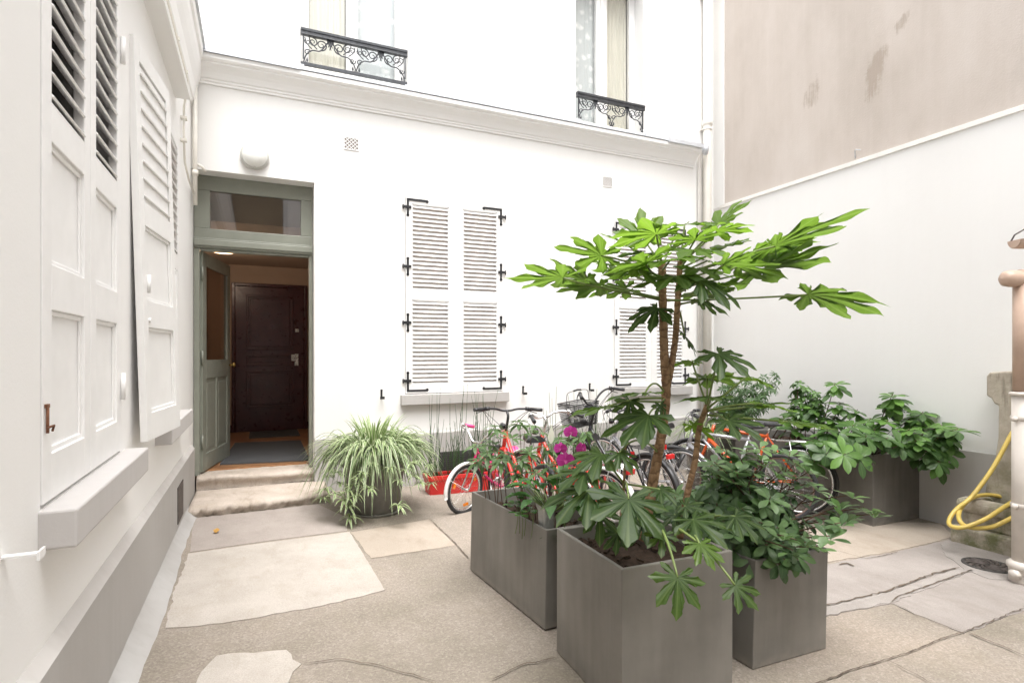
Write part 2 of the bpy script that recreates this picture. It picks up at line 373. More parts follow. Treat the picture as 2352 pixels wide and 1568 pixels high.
M['slim_leaf'] = m_leaf('slim_leaf', (0.04, 0.085, 0.03), (0.12, 0.20, 0.075), 0.3, (0.16, 0.30, 0.06), 0.38, (0.16, 0.22, 0.1), 0.4)
M['corner_leaf'] = m_leaf('whorled_leaf', (0.036, 0.078, 0.026), (0.13, 0.26, 0.05), 0.28, (0.16, 0.34, 0.05), 0.35, (0.15, 0.21, 0.09), 0.45)
M['fine_leaf'] = m_leaf('fine_leaf', (0.05, 0.10, 0.04), (0.12, 0.20, 0.08), 0.3, (0.16, 0.30, 0.07), 0.45)
M['lily_leaf'] = m_leaf('lily_leaf', (0.022, 0.075, 0.020), (0.06, 0.16, 0.03), 0.28, (0.10, 0.30, 0.04), 0.25, (0.09, 0.17, 0.06), 0.4)
M['rush'] = m_plain('rush_stem', (0.045, 0.085, 0.03), 0.5, 0, 0.4, 8)
M['orchid'] = m_leaf('orchid_petal', (0.34, 0.012, 0.17), (0.52, 0.035, 0.32), 0.3, (0.75, 0.06, 0.45), 0.5, (0.62, 0.12, 0.42), 0.4)
M['spathe'] = m_leaf('white_spathe', (0.62, 0.63, 0.52), (0.75, 0.75, 0.68), 0.35, (0.8, 0.85, 0.6), 0.5)
M['yellow_leaf'] = m_leaf('fallen_leaf', (0.45, 0.25, 0.06), (0.52, 0.30, 0.08), 0.2, (0.6, 0.4, 0.1), 0.6)
def m_spider():
    m, nt, b = mat_new('variegated_leaf'); setb(b, (0.1, 0.2, 0.05), 0.4, 0, 0.45)
    at = N(nt, 'ShaderNodeAttribute'); at.attribute_name = 'tint'
    gr = ramp(nt, at.outputs['Fac'], [(0.0, (0.045, 0.10, 0.030)), (0.6, (0.10, 0.19, 0.05)), (1.0, (0.19, 0.31, 0.07))])
    uv = N(nt, 'ShaderNodeUVMap'); sx = N(nt, 'ShaderNodeSeparateXYZ'); nt.links.new(uv.outputs[0], sx.inputs[0])
    a = mth(nt, 'ABSOLUTE', sx.outputs[0])
    k = ramp(nt, a, [(0.42, 0.0), (0.62, 1.0)])
    col = mix(nt, mth(nt, 'MULTIPLY', k, 0.9), gr, (0.56, 0.60, 0.40))
    nt.links.new(col, b.inputs['Base Color'])
    out = nt.nodes['Material Output']; t = N(nt, 'ShaderNodeBsdfTranslucent'); nt.links.new(col, t.inputs['Color'])
    ms = N(nt, 'ShaderNodeMixShader'); ms.inputs['Fac'].default_value = 0.3
    nt.links.new(b.outputs[0], ms.inputs[1]); nt.links.new(t.outputs[0], ms.inputs[2]); nt.links.new(ms.outputs[0], out.inputs['Surface']); return m
M['spider'] = m_spider()
def m_trunk():
    m, nt, b = mat_new('ringed_trunk'); setb(b, (0.2, 0.13, 0.07), 0.75, 0, 0.3)
    c = ocoord(nt); w = N(nt, 'ShaderNodeTexWave', wave_type='BANDS', bands_direction='Z'); w.inputs['Scale'].default_value = 7; w.inputs['Distortion'].default_value = 9
    w.inputs['Detail'].default_value = 3; w.inputs['Detail Scale'].default_value = 2.5; nt.links.new(c, w.inputs['Vector'])
    col = ramp(nt, noise(nt, ocoord(nt, (1, 1, 0.4)), 35, 5), [(0.3, (0.17, 0.095, 0.05)), (0.7, (0.33, 0.21, 0.12))])
    col = mix(nt, ramp(nt, w.outputs['Fac'], [(0.0, 0.7), (0.16, 0.0)]), col, (0.09, 0.05, 0.03))
    nt.links.new(col, b.inputs['Base Color']); bump(nt, b, w.outputs['Fac'], 0.5, 0.006); return m
M['trunk'] = m_trunk()
def m_parquet():
    m, nt, b = mat_new('parquet'); setb(b, (0.3, 0.15, 0.07), 0.35, 0, 0.5)
    br = N(nt, 'ShaderNodeTexBrick'); br.inputs['Scale'].default_value = 7; br.inputs['Color1'].default_value = (0.26, 0.12, 0.055, 1); br.inputs['Color2'].default_value = (0.36, 0.19, 0.09, 1)
    br.inputs['Mortar'].default_value = (0.05, 0.025, 0.015, 1); br.inputs['Mortar Size'].default_value = 0.012; br.inputs['Row Height'].default_value = 0.5; br.inputs['Brick Width'].default_value = 2.2
    mp = N(nt, 'ShaderNodeMapping'); mp.inputs['Rotation'].default_value = (0, 0, 0.78); g = N(nt, 'ShaderNodeNewGeometry')
    nt.links.new(g.outputs['Position'], mp.inputs['Vector']); nt.links.new(mp.outputs[0], br.inputs['Vector']); nt.links.new(br.outputs['Color'], b.inputs['Base Color']); return m
M['parquet'] = m_parquet()
def m_pink():
    m, nt, b = mat_new('pink_render'); setb(b, (0.6, 0.5, 0.45), 0.9, 0, 0.2)
    c = ocoord(nt)
    base = ramp(nt, noise(nt, ocoord(nt, (1, 1, 0.5)), 0.8, 7, 0.62), [(0.3, (0.45, 0.398, 0.35)), (0.5, (0.535, 0.478, 0.43)), (0.72, (0.60, 0.548, 0.505))])
    streak = ramp(nt, noise(nt, ocoord(nt, (9, 9, 0.25)), 1.5, 5, 0.6), [(0.42, 0.0), (0.8, 0.7)])
    col = mix(nt, mth(nt, 'MULTIPLY', streak, 0.22), base, (0.66, 0.61, 0.58))
    g = N(nt, 'ShaderNodeNewGeometry'); sx = N(nt, 'ShaderNodeSeparateXYZ'); nt.links.new(g.outputs['Position'], sx.inputs[0])
    rag = noise(nt, ocoord(nt, (30, 30, 1.8)), 1.0, 8, 0.8); rag2 = noise(nt, c, 5.0, 7, 0.75)
    tot = None
    for (u, v, ry, rz, k) in ((2012, 150, 0.20, 0.26, 1.0), (1862, 212, 0.21, 0.22, 0.85), (2072, 48, 0.13, 0.12, 0.9), (1945, 168, 0.14, 0.16, 0.6), (1930, 80, 0.22, 0.16, 0.5), (1820, 190, 0.14, 0.18, 0.5)):
        p = PR(u, v)
        ry *= 1.2; rz *= 1.2
        dy = mth(nt, 'DIVIDE', mth(nt, 'SUBTRACT', sx.outputs[1], p.y), ry)
        dz = mth(nt, 'DIVIDE', mth(nt, 'ADD', mth(nt, 'SUBTRACT', sx.outputs[2], p.z), mth(nt, 'MULTIPLY', mth(nt, 'SUBTRACT', sx.outputs[1], p.y), 0.7)), rz)
        dz = mth(nt, 'MAXIMUM', dz, mth(nt, 'MULTIPLY', dz, -0.55))
        d = mth(nt, 'ADD', mth(nt, 'SQRT', mth(nt, 'ADD', mth(nt, 'MULTIPLY', dy, dy), mth(nt, 'MULTIPLY', dz, dz))), mth(nt, 'MULTIPLY', mth(nt, 'SUBTRACT', rag2, 0.5), 1.6))
        q = mth(nt, 'MULTIPLY', mth(nt, 'SUBTRACT', 1.25, d, True), k)
        tot = q if tot is None else mth(nt, 'MAXIMUM', tot, q)
    sm = mth(nt, 'MULTIPLY', tot, mth(nt, 'ADD', rag, mth(nt, 'MULTIPLY', rag2, 0.35)))
    col = mix(nt, mth(nt, 'MULTIPLY', ramp(nt, sm, [(0.44, 0.0), (0.60, 1.0)]), 0.6), col, (0.33, 0.27, 0.22))
    nt.links.new(col, b.inputs['Base Color']); bump(nt, b, noise(nt, c, 60, 5), 0.2, 0.01); return m
M['pink'] = m_pink()
M['emit'] = None
def m_emit(name, col, s):
    m, nt, b = mat_new(name); setb(b, col, 0.4); b.inputs['Emission Color'].default_value = (*col, 1); b.inputs['Emission Strength'].default_value = s; return m
M['ceiling_lamp'] = m_emit('lit_lamp_shade', (1.0, 0.72, 0.45), 0.9)
# ================================================================== GROUND
g = MB()
xs = [-12, -3, -0.5] + [0.2 * i for i in range(0, 34)] + [9, 14]
ys = [-12, -6, -3] + [0.25 * i for i in range(-4, 30)] + [10, 16]
ids = [[g.vert((x, y, gz(x, y))) for x in xs] for y in ys]
for j in range(len(ys) - 1):
    for i in range(len(xs) - 1): g.face([ids[j][i], ids[j][i + 1], ids[j + 1][i + 1], ids[j + 1][i]], True)
ground = struct(g.build('courtyard_ground', M['ground']))

def jag(pix, amp=0.012, step=0.05, hard=()):
    """closed outline on the ground through picture points, edges roughened"""
    pts = [PG(*p) for p in pix]; out = []
    for i, a in enumerate(pts):
        b = pts[(i + 1) % len(pts)]; L = (b - a).length; n = max(1, int(L / step))
        k = 0.25 if i in hard else 1.0
        d = (b - a).normalized(); nn = V((-d.y, d.x, 0))
        for q in range(n):
            p = a.lerp(b, q / n)
            if q: p = p + nn * R.uniform(-amp, amp) * k
            out.append(p)
    return out
def patch(pix, mat, dz, amp=0.012, hard=(), label=None):
    mb = MB(); pts = jag(pix, amp, 0.05, hard)
    c = V((sum(p.x for p in pts) / len(pts), sum(p.y for p in pts) / len(pts), 0)); c.z = gz(c.x)
    top = [V((p.x, p.y, gz(p.x) + dz)) for p in pts]
    from mathutils.geometry import tessellate_polygon
    vi = [mb.vert(p) for p in top]
    for t in tessellate_polygon([top]): mb.face([vi[k] for k in t])
    for i in range(len(top)):
        j = (i + 1) % len(top); a = mb.vert(top[i] - V((0, 0, 0.02))); b2 = mb.vert(top[j] - V((0, 0, 0.02)))
        mb.face([vi[i], a, b2, vi[j]])
    return struct(mb.build('pavement_patch', mat))
patch([(432, 1272), (600, 1248), (803, 1222), (845, 1290), (884, 1356), (740, 1392), (560, 1424), (460, 1438), (380, 1443), (402, 1355)], M['cement_light'], 0.006, 0.010, (0, 1, 2, 3))
patch([(498, 1507), (560, 1500), (658, 1494), (672, 1516), (692, 1526), (672, 1545), (640, 1600), (420, 1620), (462, 1545)], M['cement_light'], 0.006, 0.012)
patch([(446, 1190), (560, 1178), (730, 1158), (800, 1190), (797, 1219), (600, 1244), (436, 1268)], M['cement_mauve'], 0.004, 0.004, (0, 1, 2, 3, 4, 5))
patch([(806, 1222), (985, 1192), (1045, 1252), (852, 1282)], M['cement_beige'], 0.003, 0.006)
patch([(1880, 1215), (2010, 1196), (2160, 1202), (2190, 1232), (2130, 1248), (2060, 1264), (1990, 1276), (1880, 1296), (1800, 1300)], M['cement_beige'], 0.004, 0.012)
patch([(1800, 1306), (1885, 1299), (1992, 1279), (2062, 1267), (2135, 1250), (2196, 1234), (2420, 1300), (2520, 1420), (2352, 1402), (2215, 1454), (2100, 1410), (2050, 1386), (1900, 1414), (1800, 1430)], M['cement_grey'], 0.004, 0.010)
patch([(1800, 1432), (1900, 1395), (1980, 1372), (2070, 1352), (2150, 1325), (2200, 1307), (2238, 1311), (2160, 1342), (2080, 1372), (2050, 1384), (1960, 1402), (1880, 1420)], M['cement_channel'], 0.008, 0.012)
patch([(2160, 1250), (2215, 1242), (2300, 1262), (2352, 1290), (2345, 1335), (2270, 1330), (2215, 1308), (2170, 1275)], M['cement_channel'], 0.008, 0.010)

def crack(pix, w=0.007, dz=0.011, amp=0.012):
    amp *= .6; mb = MB(); pts = []
    q = [PG(*p) for p in pix]
    for a, b in zip(q, q[1:]):
        n = max(2, int((b - a).length / 0.035))
        for k in range(n): pts.append(a.lerp(b, k / n) + V((R.uniform(-amp, amp), R.uniform(-amp, amp), 0)))
    pts.append(q[-1])
    pr = None
    for i, p in enumerate(pts):
        d = (pts[min(i + 1, len(pts) - 1)] - pts[max(i - 1, 0)]).normalized(); nn = V((-d.y, d.x, 0))
        ww = w * R.uniform(0.35, 1.0) * (0.35 if i in (0, len(pts) - 1) else 1)
        a = p + nn * ww; b = p - nn * ww
        cur = [mb.vert((a.x, a.y, gz(a.x) + dz)), mb.vert((b.x, b.y, gz(b.x) + dz))]
        if pr: mb.face([pr[0], pr[1], cur[1], cur[0]])
        pr = cur
    mb.build('crack', M['crack'], ground)
crack([(1882, 1397), (1960, 1378), (2030, 1362), (2075, 1345), (2120, 1328), (2150, 1318), (2204, 1306)], 0.010, 0.013, 0.014)
crack([(2048, 1384), (2062, 1372), (2120, 1352), (2180, 1330), (2232, 1311)], 0.007, 0.013, 0.006)
crack([(1690, 1690), (1830, 1592), (1960, 1540), (2090, 1500), (2170, 1466), (2218, 1452)], 0.005, 0.011, 0.006)
crack([(2218, 1452), (2285, 1424), (2352, 1400)], 0.005)
crack([(2222, 1454), (2280, 1478), (2352, 1508)], 0.007)
crack([(2050, 1386), (2100, 1412), (2160, 1436), (2215, 1452)], 0.003)
crack([(2040, 1520), (2120, 1560), (2180, 1600)], 0.004)
crack([(995, 1200), (1040, 1243), (1076, 1283)], 0.006, 0.009, 0.008)
crack([(806, 1222), (900, 1208), (985, 1193), (997, 1200)], 0.003, 0.008)
crack([(850, 1284), (960, 1268), (1045, 1256)], 0.003, 0.008)
crack([(700, 1527), (780, 1516), (860, 1530), (930, 1548), (1000, 1568)], 0.004)
crack([(1130, 1565), (1200, 1530), (1275, 1513)], 0.005)
crack([(1928, 1298), (1945, 1295), (1962, 1302)], 0.016, 0.01)
crack([(1905, 1262), (1990, 1284), (2030, 1278), (2062, 1268)], 0.004, 0.01)

# ================================================================== wall helper
def grid_wall(mb, axis, pos, a0, a1, z0, z1, holes, depth):
    """vertical wall in the plane axis=pos with rectangular openings (a0,a1,z0,z1); reveals run to pos+depth"""
    A = sorted({a0, a1} | {h[0] for h in holes} | {h[1] for h in holes}); Z = sorted({z0, z1} | {h[2] for h in holes} | {h[3] for h in holes})
    def pt(a, z, d=0): return (a, pos + d, z) if axis == 'y' else (pos + d, a, z)
    for i in range(len(A) - 1):
        for j in range(len(Z) - 1):
            ca = (A[i] + A[i + 1]) / 2; cz = (Z[j] + Z[j + 1]) / 2
            if any(h[0] < ca < h[1] and h[2] < cz < h[3] for h in holes): continue
            for d in (0, depth): mb.quad(pt(A[i], Z[j], d), pt(A[i + 1], Z[j], d), pt(A[i + 1], Z[j + 1], d), pt(A[i], Z[j + 1], d))
    for h in holes:
        x0, x1, b, t = h
        mb.quad(pt(x0, b), pt(x0, t), pt(x0, t, depth), pt(x0, b, depth)); mb.quad(pt(x1, b), pt(x1, t), pt(x1, t, depth), pt(x1, b, depth))
        mb.quad(pt(x0, t), pt(x1, t), pt(x1, t, depth), pt(x0, t, depth)); mb.quad(pt(x0, b), pt(x1, b), pt(x1, b, depth), pt(x0, b, depth))

def xu(u, y=YF): r = ray(u, HV); return y * r.x / r.y
def zuv(u, v, y=YF): return PY(u, v, y).z
def cove(mb, pts, d): mb.prism(pts, d)

# ================================================================== FRONT BUILDING
ZS = 1.01                                                     # window sill height
bld = thing('apartment_building', 'white painted building facing the courtyard, with open sage green door and louvred shutters', 'building', (2.8, YF, 0))
SH = [(xu(930), xu(1155)), (xu(1410), xu(1576))]              # shuttered windows
ZT = zuv(930, 450)
DX0, DX1, DZT = -0.62, xu(722), 3.385                         # door opening
UW = [(xu(690), xu(936)), (xu(1322), xu(1478))]               # upper windows
ZU0, ZU1 = 4.62, 6.75
holes = [(DX0 + 0.001, DX1, -0.3, DZT)] + [(a, b, ZS, ZT) for a, b in SH] + [(a, b, ZU0, ZU1) for a, b in UW]
w = MB(); grid_wall(w, 'y', YF, -0.62, 6.75, -0.6, 9.2, holes, 0.38)
w.quad((-0.62, YF, 4.5), (-6, YF, 4.5), (-6, YF, 9.2), (-0.62, YF, 9.2))
w.quad((-0.62, YF + .38, -0.6), (-6, YF + .38, -0.6), (-6, YF + .38, 9.2), (-0.62, YF + .38, 9.2))
w.quad((-6, YF, 9.2), (6.75, YF, 9.2), (6.75, 12, 9.2), (-6, 12, 9.2)); w.quad((-6, 12, -.6), (6.75, 12, -.6), (6.75, 12, 9.2), (-6, 12, 9.2))
w.quad((-6, YF, -.6), (-6, 12, -.6), (-6, 12, 9.2), (-6, YF, 9.2)); w.quad((6.75, YF, -.6), (6.75, 12, -.6), (6.75, 12, 9.2), (6.75, YF, 9.2))
w.build('wall', M['white_wall'], bld)
# raised band beside the upper left window
b = MB(); b.box(xu(641), xu(688), YF - 0.025, YF + 0.1, 4.66, 8.8); b.build('wall_band', M['white_wall'], bld, 0.004)
# plinth
b = MB()
px0 = DX1 + 0.0
prof = [(px0, YF - 0.03, -0.5), (px0, YF - 0.03, 0.535), (px0, YF - 0.02, 0.548), (px0, YF + 0.02, 0.555), (px0, YF + 0.02, -0.5)]
b.prism(prof, (6.34 - px0, 0, 0)); b.build('plinth', M['grey_plinth'], bld)
# cornice
b = MB()
cp = [(0.0, 4.27), (0.018, 4.27), (0.018, 4.292), (0.03, 4.297), (0.03, 4.316), (0.045, 4.325), (0.055, 4.345), (0.075, 4.375), (0.10, 4.40), (0.135, 4.422), (0.15, 4.43), (0.15, 4.447), (0.175, 4.455), (0.19, 4.468), (0.19, 4.512), (0.0, 4.53)]
b.prism([(-0.57, YF - y, z) for y, z in cp], (xu(1612, 6.42) + 0.57, 0, 0)); b.build('cornice', M['left_wall'], bld)
b = MB()
zx1 = xu(1612, 6.4)
b.prism([(-0.57, YF - 0.215, 4.508), (-0.57, YF - 0.215, 4.530), (-0.57, YF + 0.002, 4.60), (-0.57, YF + 0.002, 4.58), (-0.57, YF - 0.19, 4.52)], (UW[0][0] + 0.57 - 0.01, 0, 0))
b.prism([(UW[0][0] - .012, YF - 0.20, 4.518), (UW[0][0] - .012, YF - 0.20, 4.531), (UW[0][0] - .012, YF + 0.002, 4.60), (UW[0][0] - .012, YF + 0.002, 4.585)], (zx1 - UW[0][0], 0, 0))
b.box(zx1 - 0.62, zx1 + 0.02, YF - 0.225, YF - 0.20, 4.50, 4.555)
for (u0) in (690, 936, 1322, 1480): b.box(xu(u0) - 0.05, xu(u0) + 0.03, YF - 0.10, YF - 0.02, 4.58, 4.625)
b.build('zinc_flashing', M['zinc'], bld)

def shutter_leaf(x0, x1, hinge_left, y):
    """louvred leaf in the facade opening; the mesh is the frame with its slats"""
    mb = MB(); fw = 0.075; mid = zuv(930, 677); yb = y + 0.034
    # (stile next to its neighbour is a little wider)
    l = 0.075 if hinge_left else 0.088; r_ = 0.088 if hinge_left else 0.075
    z0, z1 = ZS + 0.008, ZT - 0.006
    mb.box(x0, x0 + l, y, yb, z0, z1); mb.box(x1 - r_, x1, y, yb, z0, z1)
    mb.box(x0 + l, x1 - r_, y, yb, z0, z0 + 0.09); mb.box(x0 + l, x1 - r_, y, yb, z1 - 0.075, z1); mb.box(x0 + l, x1 - r_, y, yb, mid - 0.055, mid + 0.055)
    for a, c in ((z0 + 0.09, mid - 0.055), (mid + 0.055, z1 - 0.075)):
        n = 20
        for e in ((a, a + 0.012), (c - 0.012, c)): mb.box(x0 + l, x1 - r_, y + 0.003, y + 0.03, *e)
        mb.box(x0 + l, x0 + l + 0.012, y + 0.003, y + 0.03, a, c); mb.box(x1 - r_ - 0.012, x1 - r_, y + 0.003, y + 0.03, a, c)
        for k in range(n):
            zc = a + (c - a) * (k + 0.5) / n
            mb.obox(V(((x0 + l + x1 - r_) / 2, y + 0.015, zc - 0.004)), V((1, 0, 0)), V((0, 0.62, 0.785)), V((0, -0.785, 0.62)), (x1 - r_ - x0 - l) / 2 - 0.004, 0.0235, 0.0032)
    o = mb.build('shutter', M['white_paint'], bld)
    hs = -1 if hinge_left else 1
    hx = x0 + 0.026 if hinge_left else x1 - 0.026
    for k, zz in enumerate((z1 - 0.125, z0 + (z1 - z0) * 0.645, z0 + (z1 - z0) * 0.36, z0 + 0.15)):
        h = MB(); t = 0.007
        top = z1 - 0.02 if k == 0 else zz + 0.095; bot = z0 + 0.02 if k == 3 else zz - 0.095
        h.box(hx - 0.0125, hx + 0.0125, y - t, y - 0.001, bot, top)
        for ze in ([bot] if k == 0 else [top] if k == 3 else [bot, top]): h.lathe([(0.017, 0), (0.017, t)], (hx, y - t, ze), 10, (0, 1, 0), True, False)
        if k in (0, 3):
            ze = top - 0.0125 if k == 0 else bot + 0.0125; xe = hx - hs * 0.235
            h.box(min(hx, xe), max(hx, xe), y - t - 0.001, y - 0.002, ze - 0.0125, ze + 0.0125)
            h.lathe([(0.018, 0), (0.018, t)], (xe, y - t, ze + (-0.006 if k == 0 else 0.006)), 10, (0, 1, 0), True, False)
        xa, xb = hx - hs * 0.04, hx + hs * 0.068
        h.box(min(xa, xb), max(xa, xb), y - t - 0.006, y - t + 0.001, zz - 0.016, zz + 0.016)
        h.tube([(hx + hs * 0.058, y - 0.012, zz - 0.03), (hx + hs * 0.058, y - 0.012, zz + 0.026)], 0.0085, 8)
        for dz_ in (-0.06, 0.06): h.lathe([(0.006, 0), (0.004, 0.003)], (hx, y - t - 0.003, zz + dz_), 8, (0, 1, 0))
        h.build('hinge', M['black_iron'], o)
    return o
for a, c in SH:
    m_ = (a + c) / 2
    shutter_leaf(a + 0.006, m_ - 0.002, True, YF - 0.012); shutter_leaf(m_ + 0.002, c - 0.006, False, YF - 0.012)
    b = MB(); b.box(a + 0.002, c - 0.002, YF + 0.030, YF + 0.05, ZS + 0.002, ZT - 0.002); b.build('window_blind', M['gap'], bld)
    b = MB(); b.box(a - 0.055, c + 0.055, YF - 0.085, YF + 0.04, 0.885, ZS - 0.001); b.build('windowsill', M['grey_plinth'], bld, 0.008)
for (u, v) in ((876, 905), (1201, 896), (1354, 889)):           # hold-backs
    p = PY(u, v); h = MB()
    h.box(p.x - 0.011, p.x + 0.011, YF - 0.008, YF + 0.01, p.z - 0.045, p.z + 0.055)
    h.tube([(p.x, YF - 0.005, p.z - 0.035), (p.x, YF - 0.075, p.z - 0.035)], 0.007, 6)
    h.box(p.x - 0.028, p.x + 0.022, YF - 0.085, YF - 0.070, p.z - 0.052, p.z - 0.022)
    h.lathe([(0.013, 0), (0.013, 0.012)], (p.x, YF - 0.014, p.z + 0.045), 8, (0, 1, 0))
    h.build('shutter_stop', M['black_iron'], bld)
def vent(u, v, w_, h_):
    p = PY(u, v); mb = MB(); y = YF
    f = 0.008
    mb.box(p.x - w_, p.x + w_, y - 0.008, y - 0.0002, p.z + h_ - f, p.z + h_); mb.box(p.x - w_, p.x + w_, y - 0.008, y - 0.0002, p.z - h_, p.z - h_ + f)
    mb.box(p.x - w_, p.x - w_ + f, y - 0.008, y - 0.0002, p.z - h_ + f, p.z + h_ - f); mb.box(p.x + w_ - f, p.x + w_, y - 0.008, y - 0.0002, p.z - h_ + f, p.z + h_ - f)
    n = 4; s = 2 * w_ / n
    for k in range(-n, n + 1):
        for sg in (1, -1):
            x0 = p.x + k * s; pts = []
            a = max(p.x - w_, min(p.x + w_, x0 - h_)); c = max(p.x - w_, min(p.x + w_, x0 + h_))
            if c - a < 0.01: continue
            mb.beam((a, y - 0.004 - 0.0015 * sg, p.z + sg * (a - x0)), (c, y - 0.004 - 0.0015 * sg, p.z + sg * (c - x0)), 0.003, 0.0085, V((0, 1, 0)).cross(V((1, 0, sg))).normalized())
    o = mb.build('vent_grille', M['white_paint'], bld)
    k = MB(); k.box(p.x - w_ + 0.001, p.x + w_ - 0.001, y - 0.002, y - 0.0005, p.z - h_ + 0.001, p.z + h_ - 0.001); k.build('backing', M['vent_dark'], o)
vent(807, 331, 0.085, 0.072); vent(1395, 418, 0.082, 0.072)
# cellar vents in the plinth, mesh covered
for (u0, u1, v0, v1) in ((1007, 1100, 1037, 1088), (1490, 1560, 1020, 1066)):
    x0, x1 = xu(u0), xu(u1); z1 = zuv(u0, v0); z0 = zuv(u0, v1); mb = MB()
    mb.box(x0, x1, YF - 0.034, YF - 0.028, z0, z1); o = mb.build('cellar_vent', M['dark_gap'], bld); mb = MB()
    for k in range(int((x1 - x0) / 0.025)): mb.box(x0 + k * 0.025, x0 + k * 0.025 + 0.003, YF - 0.038, YF - 0.0345, z0, z1)
    for k in range(int((z1 - z0) / 0.025)): mb.box(x0, x1, YF - 0.041, YF - 0.0385, z0 + k * 0.025, z0 + k * 0.025 + 0.003)
    mb.build('mesh_cover', M['grey_iron'], o)

# upper windows
def upper_window(x0, x1, mull0, mull1, left_cream):
    y = YF + 0.20; fr = MB()
    L, Rr = x0 + 0.002, x1 - 0.002; z0, z1 = ZU0 + 0.001, ZU1 - 0.001
    fr.box(L, L + 0.10, y, y + 0.06, z0, z1); fr.box(Rr - 0.10, Rr, y, y + 0.06, z0, z1); fr.box(L + 0.10, Rr - 0.10, y, y + 0.06, z0, z0 + 0.07); fr.box(L + 0.10, Rr - 0.10, y, y + 0.06, z1 - 0.07, z1)
    fr.box(mull0, mull1, y - 0.012, y + 0.05, z0 + 0.07, z1 - 0.07)
    mm = (mull0 + mull1) / 2; fr.box(mm - 0.02, mm + 0.02, y - 0.03, y - 0.0125, z0 + 0.07, z1 - 0.07)
    for a, c in ((L + 0.10, mull0), (mull1, Rr - 0.10)):
        fr.box(a, c, y + 0.005, y + 0.045, z0 + 0.07, z0 + 0.12)
    o = fr.build('window', M['white_paint'], bld, 0.004)
    for k, (a, c) in enumerate(((L + 0.10, mull0), (mull1, Rr - 0.10))):
        p = MB(); p.box(a, c, y + 0.02, y + 0.026, z0 + 0.12, z1 - 0.07); p.build('pane', M['glass'], o)
        cream = (k == 0) == left_cream
        q = MB(); n = 60; yc = y + 0.075
        xe = a - 0.03 + (c - a + 0.06) * (0.92 if cream else 1.0); xa = a - 0.03 + ((c - a + 0.06) * (0.06) if cream and not left_cream else 0)
        prev = None
        for i in range(n + 1):
            t = i / n; x = xa + (xe - xa) * t; dy = (0.014 if cream else 0.004) * math.sin(t * 2 * PI * 5.5 + 0.8 * math.sin(t * 9))
            cur = [q.vert((x, yc + dy, z0 + 0.0)), q.vert((x, yc + dy * 0.8, z1))]
            if prev: q.face([prev[0], cur[0], cur[1], prev[1]], True)
            prev = cur
        q.build('curtain', M['cream_cloth'] if cream else M['lace'], o)
    bk = MB(); bk.box(x0 - 0.1, x1 + 0.1, y + 0.5, y + 0.52, z0 - 0.2, z1 + 0.2); bk.build('room_wall', M['sill_grey'], o)
    si = MB(); si.box(x0 + 0.001, x1 - 0.001, YF - 0.06, y - 0.001, ZU0 - 0.03, ZU0 + 0.004); si.build('windowsill', M['white_wall'], bld, 0.004)
upper_window(*UW[0], xu(795, YF + .2), xu(822, YF + .2), True)
upper_window(*UW[1], xu(1369, YF + .2), xu(1393, YF + .2), False)

